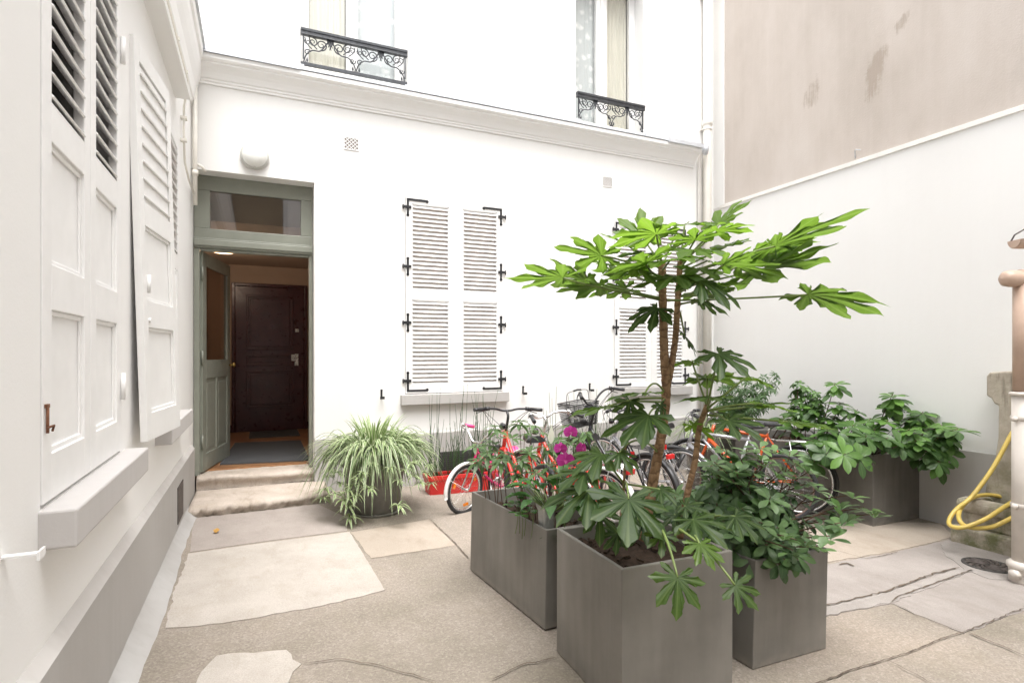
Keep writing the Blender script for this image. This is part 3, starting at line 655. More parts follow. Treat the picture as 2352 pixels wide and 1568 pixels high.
def spiral(mb, c, r0, r1, a0, turns, th=0.007, y=0, flip=1):
    pts = []; n = int(14 * turns) + 4
    for i in range(n + 1):
        t = i / n; a = a0 + flip * turns * 2 * PI * t; r = r0 + (r1 - r0) * t
        pts.append((c[0] + r * math.cos(a), y, c[1] + r * math.sin(a)))
    mb.tube(pts, [th * (1.0 - 0.35 * i / n) for i in range(n + 1)], 5)
def railing(x0, x1, zt, zb):
    y = YF - 0.03; o = MB()
    o.box(x0, x1, y - 0.028, y + 0.028, zt - 0.03, zt); o.box(x0, x1, y - 0.020, y + 0.020, zt - 0.062, zt - 0.030); o.box(x0, x1, y - 0.026, y + 0.026, zt - 0.072, zt - 0.062)
    rail = o.build('railing', M['grey_iron'], bld, 0.003)
    s = MB(); top = zt - 0.072; W = x1 - x0; H = 0.29
    s.box(x0 + 0.02, x0 + 0.034, y - 0.007, y + 0.007, top - 0.26, top); s.box(x1 - 0.034, x1 - 0.02, y - 0.007, y + 0.007, top - 0.26, top)
    q = W / 4
    for k in range(4):                     # four quarter motifs, mirrored in pairs about the middle and the ends
        sg = 1 if k % 2 == 0 else -1
        xa = x0 + 0.03 + (k if sg > 0 else k + 1) * (W - 0.06) / 4         # deep end of the motif
        X = lambda t: xa + sg * t * (W - 0.06) / 4
        s.tube(smoothpath([(X(0.0), y, top - H), (X(0.10), y, top - H * 0.72), (X(0.32), y, top - H * 0.52), (X(0.62), y, top - H * 0.48), (X(0.86), y, top - H * 0.16), (X(0.97), y, top)], 5), 0.0075, 5)
        s.tube(smoothpath([(X(0.04), y, top - 0.02), (X(0.12), y, top - H * 0.30), (X(0.30), y, top - H * 0.46)], 5), 0.006, 5)
        spiral(s, (X(0.66), top - H * 0.25), H * 0.21, 0.012, -PI / 2, 1.5, 0.0075, y, sg)
        spiral(s, (X(0.34), top - H * 0.20), H * 0.17, 0.012, PI / 2, 1.4, 0.007, y, -sg)
        spiral(s, (X(0.14), top - H * 0.62), H * 0.12, 0.008, 0.3, 1.2, 0.0065, y, sg)
        spiral(s, (X(0.15), top - H * 0.22), H * 0.12, 0.008, 2.3, 1.1, 0.006, y, sg)
        s.tube(smoothpath([(X(0.2), y, top), (X(0.25), y, top - H * .2), (X(0.5), y, top - H * .44)], 5), 0.006, 5)
        for dx, hh in ((0.88, .10), (0.93, .15), (0.985, .20)): s.tube([(X(dx), y, top), (X(dx) + sg * 0.006, y, top - H * hh * 1.5), (X(dx) - sg * 0.006, y, top - H * hh * 1.9)], [0.008, 0.007, 0.003], 5)
        for dx, hh in ((0.0, .92), (0.07, .95), (0.13, .82)): s.lathe([(0.004, 0), (0.012, 0.02), (0.003, 0.05)], (X(dx), y, top - H * hh - 0.05), 6)
    s.build('scrollwork', M['grey_iron'], rail)
    l = MB(); l.box(x0, x1, y - 0.012, y + 0.012, zb - 0.018, zb + 0.018); l.build('lower_bar', M['grey_iron'], rail, 0.002)
railing(UW[0][0] + 0.002, UW[0][1] - 0.01, zuv(690, 64, YF - .03), zuv(690, 145, YF - .03))
railing(UW[1][0] + 0.002, UW[1][1] - 0.01, zuv(1322, 210, YF - .03), zuv(1322, 279, YF - .03))

# ---- door frame, transom, leaf
YD = YF + 0.20
fr = MB()
fx0, fx1 = -0.615, DX1 - 0.004
zb1, zb0 = zuv(460, 546, YD), zuv(460, 569, YD)
gx0, gx1 = xu(482, YD), xu(691, YD); gt, gb = zuv(482, 438, YD), zuv(482, 525, YD)
fr.box(fx0, fx1, YD, YD + 0.07, gt, DZT - 0.002); fr.box(fx0, gx0, YD, YD + 0.07, gb, gt); fr.box(gx1, fx1, YD, YD + 0.07, gb, gt); fr.box(fx0, fx1, YD, YD + 0.07, zb1, gb)
fr.box(fx0, fx1, YD - 0.03, YD + 0.07, zb0, zb1)
fr.box(fx0, fx1, YD - 0.045, YD - 0.03, zb0 + 0.02, zb1 - 0.02)
fr.box(fx0, fx0 + 0.055, YD - 0.01, YD + 0.09, 0.2, zb0); fr.box(fx1 - 0.035, fx1, YD - 0.01, YD + 0.09, 0.2, zb0)
fr.box(fx0 + 0.06, fx1 - 0.036, YD + 0.0, YD + 0.06, zb0 - 0.03, zb0)
df = fr.build('door_frame', M['sage'], bld, 0.006)
q = MB(); q.box(gx0, gx1, YD + 0.03, YD + 0.036, gb, gt); q.build('transom_pane', M['glass_dark'], df)
hp = V((fx0 + 0.06, YD + 0.05, 0)); an = math.radians(77.5); dx = V((math.cos(an), math.sin(an), 0)); dn = V((dx.y, -dx.x, 0))
LW = 1.02; z0, z1 = 0.225, zb0 - 0.03
lf = MB()
def lbox(a0, a1, c0, c1, th=0.022, off=0.0): lf.obox(hp + dx * ((a0 + a1) / 2) + dn * off + V((0, 0, (c0 + c1) / 2)), dx, dn, V((0, 0, 1)), (a1 - a0) / 2, th, (c1 - c0) / 2)
pm0, pm1 = 1.30, 1.40                     # lock rail
lbox(0, 0.12, z0, z1); lbox(LW - 0.12, LW, z0, z1); lbox(0.12, LW - 0.12, z0, z0 + 0.18); lbox(0.12, LW - 0.12, z1 - 0.14, z1); lbox(0.12, LW - 0.12, 1.22, 1.42)
lbox(0.12, LW - 0.12, z0 + 0.18, 1.22, 0.008)
lbox(0.16, LW / 2 - 0.06, z0 + 0.23, 1.17, 0.015); lbox(LW / 2 + 0.06, LW - 0.16, z0 + 0.23, 1.17, 0.015); lbox(LW / 2 - 0.03, LW / 2 + 0.03, z0 + 0.18, 1.22, 0.0215)
dl = lf.build('door', M['sage'], bld, 0.004)
lf = MB(); lbox(0.12, LW - 0.12, 1.42, z1 - 0.14, 0.003); lf.build('pane', M['glass_dark'], dl)
h = MB(); kp = hp + dx * (LW - 0.055) + V((0, 0, 1.35)) + dn * 0.022
h.tube([kp, kp + dn * 0.045], 0.008, 8); h.lathe([(0.012, 0), (0.026, 0.008), (0.028, 0.022), (0.016, 0.034), (0.0, 0.036)], kp + dn * 0.04, 14, dn, False); h.build('handle', M['brass'], dl)
for zz in (0.55, 1.45, 2.35): h = MB(); h.tube([hp - dx * 0.012 + dn * 0.02 + V((0, 0, zz - 0.07)), hp - dx * 0.012 + dn * 0.02 + V((0, 0, zz + 0.07))], 0.011, 8); h.build('hinge', M['sage'], dl)
# ---- hallway behind the door
hw = MB(); YB = 10.2; hx0, hx1 = -0.72, 1.02; hz = 2.93
hw.quad((hx0, YB, .2), (hx1, YB, .2), (hx1, YB, hz), (hx0, YB, hz)); hw.quad((hx0, YF + .385, .2), (hx0, YB, .2), (hx0, YB, hz), (hx0, YF + .385, hz)); hw.quad((hx1, YF + .385, .2), (hx1, YB, .2), (hx1, YB, hz), (hx1, YF + .385, hz))
hz_l = zuv(620, 634, YB)
hw.box(hx0, hx1, YB - 0.015, YB - 0.001, hz_l - 0.01, hz_l + 0.01)
hw.box(DX1 + .001, hx1, YF + .3, YF + .385, .2, hz)
hall = hw.build('hallway', M['hall'], bld)
hw = MB(); hw.quad((hx0, YF + .3, hz), (hx1, YF + .3, hz), (hx1, YB, hz), (hx0, YB, hz)); hw.build('ceiling', M['hall_ceiling'], hall)
hw = MB(); hw.box(hx0, hx1, 7.003, YB, 0.12, 0.21); hw.build('parquet_floor', M['parquet'], hall)
hw = MB(); hw.box(hx0, hx1, YB - 0.02, YB - 0.001, 0.21, 0.33); hw.box(hx0 + .001, hx0 + 0.02, YF + .4, YB - 0.02, 0.21, 0.33); hw.box(hx1 - 0.02, hx1 - .001, YF + .4, YB - 0.02, 0.21, 0.33); hw.build('skirting', M['brown_door'], hall)
hw = MB(); hw.box(DX0 + .02, DX1 - 0.045, 7.0, 7.035, 0.15, 0.216); hw.build('threshold', M['wood_edge'], bld)
bx0, bx1 = xu(540, YB), xu(698, YB); bt = zuv(620, 660, YB); bd = MB(); yb = YB - 0.03
W_ = bx1 - bx0
bd.box(bx0, bx1, yb, YB - 0.002, 0.215, bt)
for a, c, e, f_ in ((0.16, 0.84, 0.16, 0.42), (0.16, 0.84, 0.56, 0.94), (0.16, 0.84, 0.45, 0.53)):
    X0, X1, Z0, Z1 = bx0 + W_ * a, bx0 + W_ * c, 0.215 + (bt - .215) * e, 0.215 + (bt - .215) * f_
    for (p0, p1, r0, r1) in ((X0, X1, Z1 - .035, Z1), (X0, X1, Z0, Z0 + .035), (X0, X0 + .035, Z0 + .035, Z1 - .035), (X1 - .035, X1, Z0 + .035, Z1 - .035)): bd.box(p0, p1, yb - 0.022, yb + 0.001, r0, r1)
    bd.box(X0 + 0.06, X1 - 0.06, yb - 0.012, yb + 0.001, Z0 + 0.06, Z1 - 0.06)
bd.box(bx0 - 0.05, bx0 - .001, yb - 0.03, YB - 0.002, 0.215, bt + 0.05); bd.box(bx1 + .001, bx1 + 0.05, yb - 0.03, YB - 0.002, 0.215, bt + 0.05); bd.box(bx0 - .001, bx1 + .001, yb - 0.03, YB - 0.002, bt + .001, bt + 0.05)
ind = bd.build('inner_door', M['brown_door'], bld, 0.006)
h = MB(); p = PY(681, 826, yb); h.box(p.x - 0.03, p.x + 0.03, yb - 0.028, yb - 0.001, p.z - 0.10, p.z + 0.10); h.tube([(p.x - .01, yb - 0.06, p.z + .03), (p.x - 0.085, yb - 0.06, p.z + .03)], 0.012, 8); h.box(p.x - 0.085, p.x - 0.03, yb - 0.05, yb - 0.028, p.z - 0.02, p.z + 0.09); h.build('handle', M['steel'], ind, 0.004)
h = MB(); p = PY(682, 759, yb); h.box(p.x - 0.028, p.x + 0.028, yb - 0.026, yb - 0.001, p.z - 0.028, p.z + 0.028); h.lathe([(0.012, 0), (0.012, 0.01)], (p.x, yb - 0.03, p.z), 10, (0, 1, 0)); h.build('lock', M['steel'], ind, 0.003)

# ---- steps
def slab(pts_px, z_top, z_bot, mat, label, name='stone_step', yback=None, jx=0.012):
    mb = MB(); top = []; 
    (x0, yf0), (x1, yf1), yb_ = pts_px
    n = 40; m = 8
    grid = []
    for j in range(m + 1):
        row = []
        for i in range(n + 1):
            t = i / n; s = j / m; x = x0 + (x1 - x0) * t
            yf = yf0 + (yf1 - yf0) * t + 0.010 * math.sin(t * 9) + R.uniform(-jx, jx) * (1 if j == 0 else 0.1)
            y = yf + (yb_ - yf) * s
            z = z_top + 0.012 * math.sin(t * 5 + 1) * (1 - s) - (0.018 + R.uniform(0, 0.012) if j == 0 else 0) + R.uniform(-.0015, .0015) - 0.010 * max(0, t - 0.6)
            row.append((x, y, z))
        grid.append(row)
    vi = [[mb.vert(p) for p in row] for row in grid]
    for j in range(m):
        for i in range(n): mb.face([vi[j][i], vi[j][i + 1], vi[j + 1][i + 1], vi[j + 1][i]], True)
    pr = vi[0]
    for k in range(1, 5):
        cur = [mb.vert((grid[0][i][0], grid[0][i][1] + R.uniform(-jx, jx * 1.2) + 0.012 * k * (1 if k < 4 else 0.6), grid[0][i][2] + (z_bot - grid[0][i][2]) * k / 4)) for i in range(n + 1)]
        for i in range(n): mb.face([cur[i], cur[i + 1], pr[i + 1], pr[i]], True)
        pr = cur
    for i in (0, n):
        a = [vi[j][i] for j in range(m + 1)]; c = [mb.vert((grid[j][i][0], grid[j][i][1], z_bot)) for j in range(m + 1)]
        for j in range(m): mb.face([a[j], a[j + 1], c[j + 1], c[j]])
    o = mb.build(name, mat); tag(o, label, 'step'); return o
lo0 = PZ(441, 1166, 0.10); lo1 = PZ(738, 1134, 0.06)
slab(((-0.575, lo0.y), (0.68, lo1.y), YF + 0.02), 0.08, -0.06, M['step'], 'lower worn stone step with crumbling front edge below the open door', jx=0.02)
slab(((-0.575, YF + 0.0), (DX1 - 0.006, YF + 0.02), 7.0), 0.205, 0.08, M['step'], 'upper chipped stone step directly under the door threshold', jx=0.006)
# door mats, lamp over the door, hall lamp
mt = MB(); pts = [PZ(505, 1066, .22), PZ(712, 1056, .22), PZ(690, 1011, .22), PZ(540, 1017, .22)]
mt.prism([V((p.x, p.y, 0.212)) for p in pts], (0, 0, 0.014)); tag(mt.build('door_mat', M['mat']), 'large grey door mat just inside the open green door', 'doormat')
mt = MB(); pts = [PZ(570, 993, .22), PZ(672, 991, .22), PZ(670, 985, .22), PZ(574, 986, .22)]; y0 = 9.35
mt.box(-0.12, 0.60, y0, YB - 0.10, 0.212, 0.222); tag(mt.build('door_mat', M['mat']), 'small dark mat at the foot of the dark brown inner door', 'doormat')
lp = PY(585, 357, YF - 0.05); t = thing('wall_lamp', 'round white bulkhead lamp on the wall above the green door', 'lamp', (lp.x, YF, lp.z))
b = MB(); b.lathe([(0.135, 0), (0.142, 0.012), (0.142, 0.035), (0.128, 0.05)], (lp.x, YF, lp.z), 40, (0, -1, 0)); b.build('base', M['lamp_rim'], t)
b = MB(); b.lathe([(0.124, 0.048), (0.122, 0.07), (0.108, 0.10), (0.080, 0.122), (0.045, 0.134), (0.001, 0.138)], (lp.x, YF, lp.z), 40, (0, -1, 0), False); b.build('lamp_shade', M['globe'], t)
b = MB(); b.tube([(lp.x + 0.0, YF - 0.045, lp.z - 0.125), (lp.x, YF - 0.07, lp.z - 0.122)], 0.012, 8); b.build('screw', M['steel'], t)
hl = thing('ceiling_lamp', 'lit round ceiling lamp inside the hallway behind the transom', 'lamp', (-0.42, 8.5, hz))
b = MB(); b.lathe([(0.17, 0), (0.18, -0.03)], (-0.42, 8.5, hz), 32); b.build('base', M['white_paint'], hl)
b = MB(); b.lathe([(0.175, -0.03), (0.17, -0.055), (0.12, -0.085), (0.001, -0.10)], (-0.42, 8.5, hz), 32, V((0, 0, 1)), False); b.build('lamp_shade', M['ceiling_lamp'], hl)
# a folded wooden stick leaning inside the hallway, right of the inner door
b = MB(); b.beam((0.86, 9.3, 0.215), (0.98, 9.45, 0.75), 0.03, 0.03); b.beam((0.93, 9.25, 0.215), (0.98, 9.40, 0.75), 0.03, 0.03); tag(b.build('folding_stand', M['wood_edge']), 'small wooden folding stand leaning in the hallway corner', 'stand')

# ---- downpipes at the corner of the two walls
def pipe(name, label, x, y, z0, z1, r, mat, joints, cols):
    t = thing(name, label, 'pipe', (x, y, z0))
    b = MB(); b.tube([(x, y, z0), (x, y, z1)], r, 20); b.build('pipe', mat, t)
    for zz in joints:
        b = MB(); b.lathe([(r + 0.003, 0), (r + 0.014, 0.01), (r + 0.014, 0.05), (r + 0.004, 0.08)], (x, y, zz), 20, V((0, 0, 1)), False); b.lathe([(r + 0.004, 0.1), (r + 0.008, 0.1), (r + 0.008, 0.125), (r + 0.004, 0.125)], (x, y, zz - 0.17), 20, V((0, 0, 1)), False)
        b.box(x - r - 0.02, x + r + 0.02, y - 0.012, y + r + 0.04, zz - 0.06, zz - 0.045); b.build('collar', cols, t)
    return t
dpx = xu(1624, YF - 0.07)
pipe('downpipe', 'wide cream downpipe running up the corner beside the pink wall', dpx, YF - 0.075, -0.25, 9, 0.062, M['pipe_cream'], (zuv(1624, 290, YF - 0.07), 6.9), M['pipe_cream'])
dpx2 = xu(1607, YF - 0.05); t = thing('downpipe', 'thin pale downpipe dropping from the zinc gutter end', 'pipe', (dpx2, YF - 0.05, 0))
b = MB(); b.tube([(dpx2, YF - 0.05, -0.25), (dpx2, YF - 0.05, 4.42), (dpx2, YF - 0.12, 4.52)], 0.026, 14); b.build('pipe', M['pipe_white'], t)
b = MB(); b.lathe([(0.03, 0), (0.05, 0.06), (0.055, 0.13)], (dpx2, YF - 0.17, 4.43), 14); b.build('outlet', M['zinc'], t)

# ================================================================== LEFT BUILDING
lb = thing('side_building', 'low white side building on the left with tall panelled shutters', 'building', (XL, 3, 0))
EZ = 4.55
W1 = (PX(92, 1170, XL).y, PX(275, 1040, XL).y)                # first window
W2 = (4.42, 5.55)
ZTL = 3.32
w = MB(); grid_wall(w, 'x', XL, -4.0, YF + 0.3, -0.6, 4.40, [(W1[0], W1[1], ZS, ZTL), (W2[0], W2[1], ZS, ZTL)], -0.3)
w.quad((-6, -4, -.6), (XL, -4, -.6), (XL, -4, 4.4), (-6, -4, 4.4)); w.quad((-6, -4, -.6), (-6, YF - .01, -.6), (-6, YF - .01, 4.4), (-6, -4, 4.4))
w.build('wall', M['left_wall'], lb)
b = MB(); xe = XL + 0.145
b.prism([(XL - .05, -4.2, EZ - .02), (xe, -4.2, EZ), (xe, -4.2, EZ + 0.02), (-3.3, -4.2, EZ + 0.9), (-6.2, -4.2, EZ), (-6.2, -4.2, EZ - .03)], (0, 4.2 + YF - 0.005, 0)); b.build('roof', M['zinc'], lb)
b = MB(); lcp = [(0.0, 4.02), (0.02, 4.02), (0.02, 4.05), (0.035, 4.06), (0.04, 4.10), (0.05, 4.18), (0.075, 4.27), (0.095, 4.36), (0.10, 4.44), (0.12, 4.46), (0.125, EZ - 0.005), (-0.1, EZ - 0.02)]
b.prism([(XL + a, -4.1, z) for a, z in lcp], (0, 4.1 + YF - 0.02, 0)); b.build('cornice', M['left_wall'], lb)
b = MB(); b.prism([(XL + 0.0, -4, 3.60), (XL + 0.11, -4, 3.60), (XL + 0.115, -4, 3.63), (XL + 0.10, -4, 3.68), (XL + 0.06, -4, 3.74), (XL, -4, 3.76)], (0, 4 + 5.38, 0)); b.build('string_course', M['left_wall'], lb)
b = MB(); pz = 0.565
b.prism([(XL - .05, -4, -0.5), (XL + 0.035, -4, -0.5), (XL + 0.035, -4, pz - 0.035), (XL - .05, -4, pz - 0.035)], (0, 4 + YF - 0.035, 0)); pl = b.build('plinth', M['grey_plinth'], lb)
b = MB(); b.prism([(XL - .04, -4, pz - 0.0345), (XL + 0.035, -4, pz - 0.0345), (XL - .002, -4, pz + 0.012), (XL - .04, -4, pz + 0.012)], (0, 4 + YF - 0.036, 0)); b.build('plinth_ledge', M['plinth_top'], pl)
b = MB(); ysx = [-4 + 0.1 * i for i in range(0, 103)]; pr = None
for y in ysx:
    if y > 6.05: break
    e = XL + 0.128 + R.uniform(-.006, .006) + 0.012 * math.sin(y * 2.1)
    cur = [b.vert((XL + 0.03, y, 0.095 + R.uniform(-.004, .004))), b.vert((XL + 0.045, y, 0.07)), b.vert((e - 0.025, y, 0.015)), b.vert((e, y, gz(e) - 0.01))]
    if pr:
        for k in range(3): b.face([pr[k], pr[k + 1], cur[k + 1], cur[k]], True)
    pr = cur
b.build('cement_fillet', M['fillet'], lb)
p = PX(412, 1163, XL + 0.035); b = MB(); b.box(XL + 0.03, XL + 0.041, 5.20, 5.55, 0.13, 0.42); b.build('cellar_vent', M['cast_iron'], lb)
def sill(y0, y1):
    b = MB(); b.box(XL - .05, XL + 0.10, y0, y1, 0.885, ZS - 0.002); b.build('windowsill', M['sill_grey'], lb, 0.008)
sill(W1[0] - 0.02, W1[1] + 0.14); sill(W2[0] - 0.05, W2[1] + 0.12)
# closed panelled leaf in a wall opening on the left; a,b = start and end along the wall
def panel_leaf(o_, a, c, z0, z1, mat, place, louvre_dark=True, lz=2.32, n=11, name='shutter'):
    mb = MB(); L = c - a; th = 0.036
    def bx(s0, s1, q0, q1, d0=0.0, d1=th, m=None):
        mb.obox(place((s0 + s1) / 2, (q0 + q1) / 2, (d0 + d1) / 2), place.ay, place.an, place.az, (s1 - s0) / 2, (d1 - d0) / 2, (q1 - q0) / 2)
    fw = 0.085
    bx(0, fw, z0, z1); bx(L - fw, L, z0, z1); bx(fw, L - fw, z0, z0 + 0.15); bx(fw, L - fw, z1 - 0.10, z1)
    m0, m1 = 1.64, 1.79
    bx(fw, L - fw, m0, m1); bx(fw, L - fw, lz - 0.13, lz)
    for q0, q1 in ((z0 + 0.15, m0), (m1, lz - 0.13)):
        bx(fw, L - fw, q0, q1, 0.004, 0.016)
        bx(fw, L - fw, q1 - 0.018, q1, 0.016, 0.026); bx(fw, fw + 0.018, q0, q1 - 0.018, 0.016, 0.026); bx(L - fw - 0.018, L - fw, q0, q1 - 0.018, 0.016, 0.026); bx(fw + .018, L - fw - .018, q0, q0 + 0.018, 0.016, 0.026)
    zz0, zz1 = lz, z1 - 0.10
    for k in range(n):
        zc = zz0 + (zz1 - zz0) * (k + 0.5) / n
        ay, an, az = place.ay, place.an, place.az
        mb.obox(place(L / 2, zc, 0.018), ay, (an * 0.72 - az * 0.69), (an * 0.69 + az * 0.72), L / 2 - fw - 0.002, 0.030, 0.005)
    return mb.build(name, mat, o_, 0.003)
class Place:
    def __init__(s, o, ay, an, az): s.o = V(o); s.ay = V(ay).normalized(); s.an = V(an).normalized(); s.az = V(az).normalized()
    def __call__(s, a, z, d): return s.o + s.ay * a + s.an * d + s.az * z
mid = (W1[0] + W1[1]) / 2
for a, c in ((W1[0] + 0.004, mid - 0.002), (mid + 0.002, W1[1] - 0.004)):
    pl_ = Place((XL - 0.030, a, 0), (0, 1, 0), (1, 0, 0), (0, 0, 1))
    o = panel_leaf(lb, a, c, ZS + 0.012, ZTL - 0.006, M['old_paint'], pl_, n=12)
    if a < mid - 0.1:
        h = MB(); y = W1[0] + 0.02
        h.box(XL + 0.005, XL + 0.014, y - 0.004, y + 0.022, 1.325, 1.337); h.tube([(XL + 0.012, y + .006, 1.245), (XL + 0.012, y + .006, 1.33)], 0.0045, 6); h.tube([(XL + 0.012, y, 1.262), (XL + 0.026, y + 0.016, 1.268), (XL + 0.020, y + 0.022, 1.25)], 0.004, 6)
        h.build('latch', M['rust'], o)
    else:
        for zz in (1.35, 3.0):
            h = MB(); h.tube([(XL + 0.016, W1[1] - 0.012, zz - 0.08), (XL + 0.016, W1[1] - 0.012, zz + 0.05)], 0.011, 8); h.build('hinge', M['old_paint'], o)
b = MB(); b.box(XL - 0.12, XL - 0.10, W1[0] + .01, W1[1] - .01, ZS + .01, ZTL - .01); b.build('window_recess', M['dark_gap'], lb)
b = MB(); b.box(XL - 0.12, XL - 0.10, W2[0] + .01, W2[1] - .01, ZS + .01, ZTL - .01); b.build('window_recess', M['gap'], lb)
mid2 = (W2[0] + W2[1]) / 2
pl_ = Place((XL - 0.030, mid2 + .002, 0), (0, 1, 0), (1, 0, 0), (0, 0, 1)); o = panel_leaf(lb, mid2 + .002, W2[1] - .004, ZS + 0.012, ZTL - 0.006, M['old_paint'], pl_, n=12)
h = MB(); h.tube([(XL + .02, mid2 + .2, 1.93), (XL + .02, mid2 + .2, 2.16)], 0.009, 6); h.box(XL + .004, XL + .03, mid2 + .17, mid2 + .23, 2.13, 2.15); h.box(XL + .004, XL + .03, mid2 + .17, mid2 + .23, 1.94, 1.96); h.build('latch', M['old_paint'], o)
# the open leaf of the second window, folded back against the wall and leaning out at its foot
nb, nt_ = V((-0.540, 3.58, 1.02)), V((-0.600, 3.55, 3.19)); fb = V((-0.462, 4.27, 1.02))
ay = (fb - nb).normalized(); az = (nt_ - nb).normalized(); an = ay.cross(az); an = an if an.x > 0 else -an
pl_ = Place(nb - an * 0.036 - az * 1.02, ay, an, az); o = panel_leaf(lb, 0, (fb - nb).length, 1.02, 3.19, M['white_paint'], pl_, lz=2.33, n=8)
bk = MB(); bk.obox(pl_(0.345, 2.70, 0.024), ay, an, az, 0.26, 0.003, 0.38); bk.build('backing', M['old_paint'], o)
h = MB(); h.tube([pl_(0.09, 1.83, 0.04), pl_(0.09, 1.93, 0.045)], 0.010, 8); h.build('latch', M['old_paint'], o); h = MB(); h.lathe([(0.014, 0), (0.014, 0.01)], pl_(0.10, 1.68, 0.036), 10, an); h.build('knob', M['old_paint'], o)
for zz in (1.30, 2.95):
    h = MB(); h.tube([pl_((fb - nb).length - 0.01, zz - 0.06, 0.01), pl_((fb - nb).length - 0.01, zz + 0.06, 0.01)], 0.012, 8); h.beam(pl_((fb - nb).length, zz, 0.01), V((XL, 4.40, zz)), 0.02, 0.012); h.build('hinge', M['old_paint'], o)
# wall hooks that hold shutters open
for y_, z_, lab in ((1.93, 0.955, 0), (3.42, 0.955, 1)):
    h = MB(); h.box(XL - .005, XL + 0.085, y_ - 0.012, y_ + 0.012, z_ - 0.003, z_ + 0.003); h.box(XL + 0.08, XL + 0.086, y_ - 0.03, y_ + 0.02, z_ - 0.012, z_ + 0.012); h.build('shutter_stop', M['old_paint'], lb)
# cable with clips on the string course and down the corner
b = MB(); cy = 5.2
b.tube([(XL + 0.095, -3.9, 3.735), (XL + 0.095, 5.30, 3.735), (XL + 0.07, 5.50, 3.72), (XL + 0.03, 5.70, 3.66)] + [(XL + 0.025, 5.72, 3.45), (XL + 0.025, 5.80, 3.2), (XL + 0.03, 6.1, 3.12), (XL + 0.03, 6.55, 3.12)], 0.010, 8)
for k in range(9): b.box(XL + 0.078, XL + 0.112, 1.0 + 0.52 * k, 1.02 + 0.52 * k, 3.728, 3.752)
b.box(XL, XL + 0.05, 5.69, 5.75, 3.36, 3.38); b.box(XL, XL + 0.05, 5.70, 5.77, 3.56, 3.58); b.build('cable', M['pipe_cream'], lb)
b = MB(); b.tube([(XL + 0.04, YF - 0.06, 4.2), (XL + 0.04, YF - 0.06, 3.0)], 0.022, 10); b.lathe([(0.03, 0), (0.03, 0.05)], (XL + 0.04, YF - 0.06, 3.30), 12); b.tube([(XL + .04, YF - .06, 3.42), (XL + .10, YF - .05, 3.40), (XL + .13, YF - .02, 3.36)], 0.015, 8); b.build('conduit', M['pipe_cream'], lb)

# ================================================================== PARTY WALL (right)
pw = thing('party_wall', 'tall boundary wall on the right, pinkish render above and white paint below', 'wall', (6.3, 3, 0))
def wq(mb, y0, y1, z0, z1, off): mb.quad((rwx(y0) - off, y0, z0), (rwx(y1) - off, y1, z0), (rwx(y1) - off, y1, z1), (rwx(y0) - off, y0, z1))
def wbox(mb, y0, y1, z0, z1, o0, o1):
    c = [mb.vert((rwx(y) - o, y, z)) for z in (z0, z1) for y in (y0, y1) for o in (o0, o1)]
    for q in ((0, 2, 3, 1), (4, 5, 7, 6), (0, 1, 5, 4), (2, 6, 7, 3), (0, 4, 6, 2), (1, 3, 7, 5)): mb.face([c[i] for i in q])
ZM = 3.69
b = MB(); wbox(b, -5, YF - .001, -0.6, ZM, -0.35, 0.0); wbox(b, PR(1664, 300).y, YF - .001, ZM + .001, 10, -0.35, 0.012); b.build('lower_wall', M['white_wall'], pw)
b = MB(); wbox(b, -5, PR(1664, 300).y - .001, ZM + 0.001, 10, -0.35, -0.002); b.build('upper_wall', M['pink'], pw)
b = MB(); wbox(b, -5, YF - .14, ZM - 0.022, ZM + 0.018, 0.0, 0.022); wbox(b, -5, YF - .14, ZM + 0.0185, ZM + 0.03, -0.001, 0.012); b.build('moulding', M['pipe_white'], pw)
b = MB(); wbox(b, -5, YF - .04, -0.6, 0.555, 0.0005, 0.03); b.build('plinth', M['grey_plinth'], pw)
h = MB(); p = PR(1972, 362); h.tube([p + V((0, .04, 0.0)), p + V((-.02, .03, .08)), p + V((-.05, .0, .085)), p + V((-.02, -.04, .07))], 0.006, 6); h.build('hook', M['zinc'], pw)

# ================================================================== BUILDING BEHIND THE CAMERA (seen in the transom glass)
ob = thing('rear_building', 'white building across the courtyard, mirrored in the glass over the door', 'building', (2, -3.2, 0))
YO = -3.2
w = MB(); grid_wall(w, 'y', YO, -6, 6.2, -0.6, 9.0, [(-0.75, 0.75, 4.3, 6.4), (2.6, 4.0, 4.3, 6.4), (2.6, 4.0, 0.9, 3.0)], -0.3); w.quad((-6, YO - .3, 9), (6.2, YO - .3, 9), (6.2, YO, 9), (-6, YO, 9)); w.build('wall', M['left_wall'], ob)
for x0, x1, z0, z1 in ((-0.75, 0.75, 4.3, 6.4), (2.6, 4.0, 4.3, 6.4), (2.6, 4.0, 0.9, 3.0)):
    b = MB(); b.box(x0 + .002, x0 + .1, YO - .2, YO - .15, z0, z1); b.box(x1 - .1, x1 - .002, YO - .2, YO - .15, z0, z1); b.box(x0 + .09, x1 - .09, YO - .195, YO - .155, z0 + .003, z0 + .09); b.box(x0 + .09, x1 - .09, YO - .195, YO - .155, z1 - .09, z1 - .003); o = b.build('window', M['white_paint'], ob)
    b = MB(); b.box(x0 + .002, x1 - .002, YO - .24, YO - .22, z0, z1); b.build('pane', M['rear_pane'], o)
b = MB(); b.box(-6, 6.2, YO, YO + 0.12, 3.7, 3.95); b.build('cornice', M['left_wall'], ob)
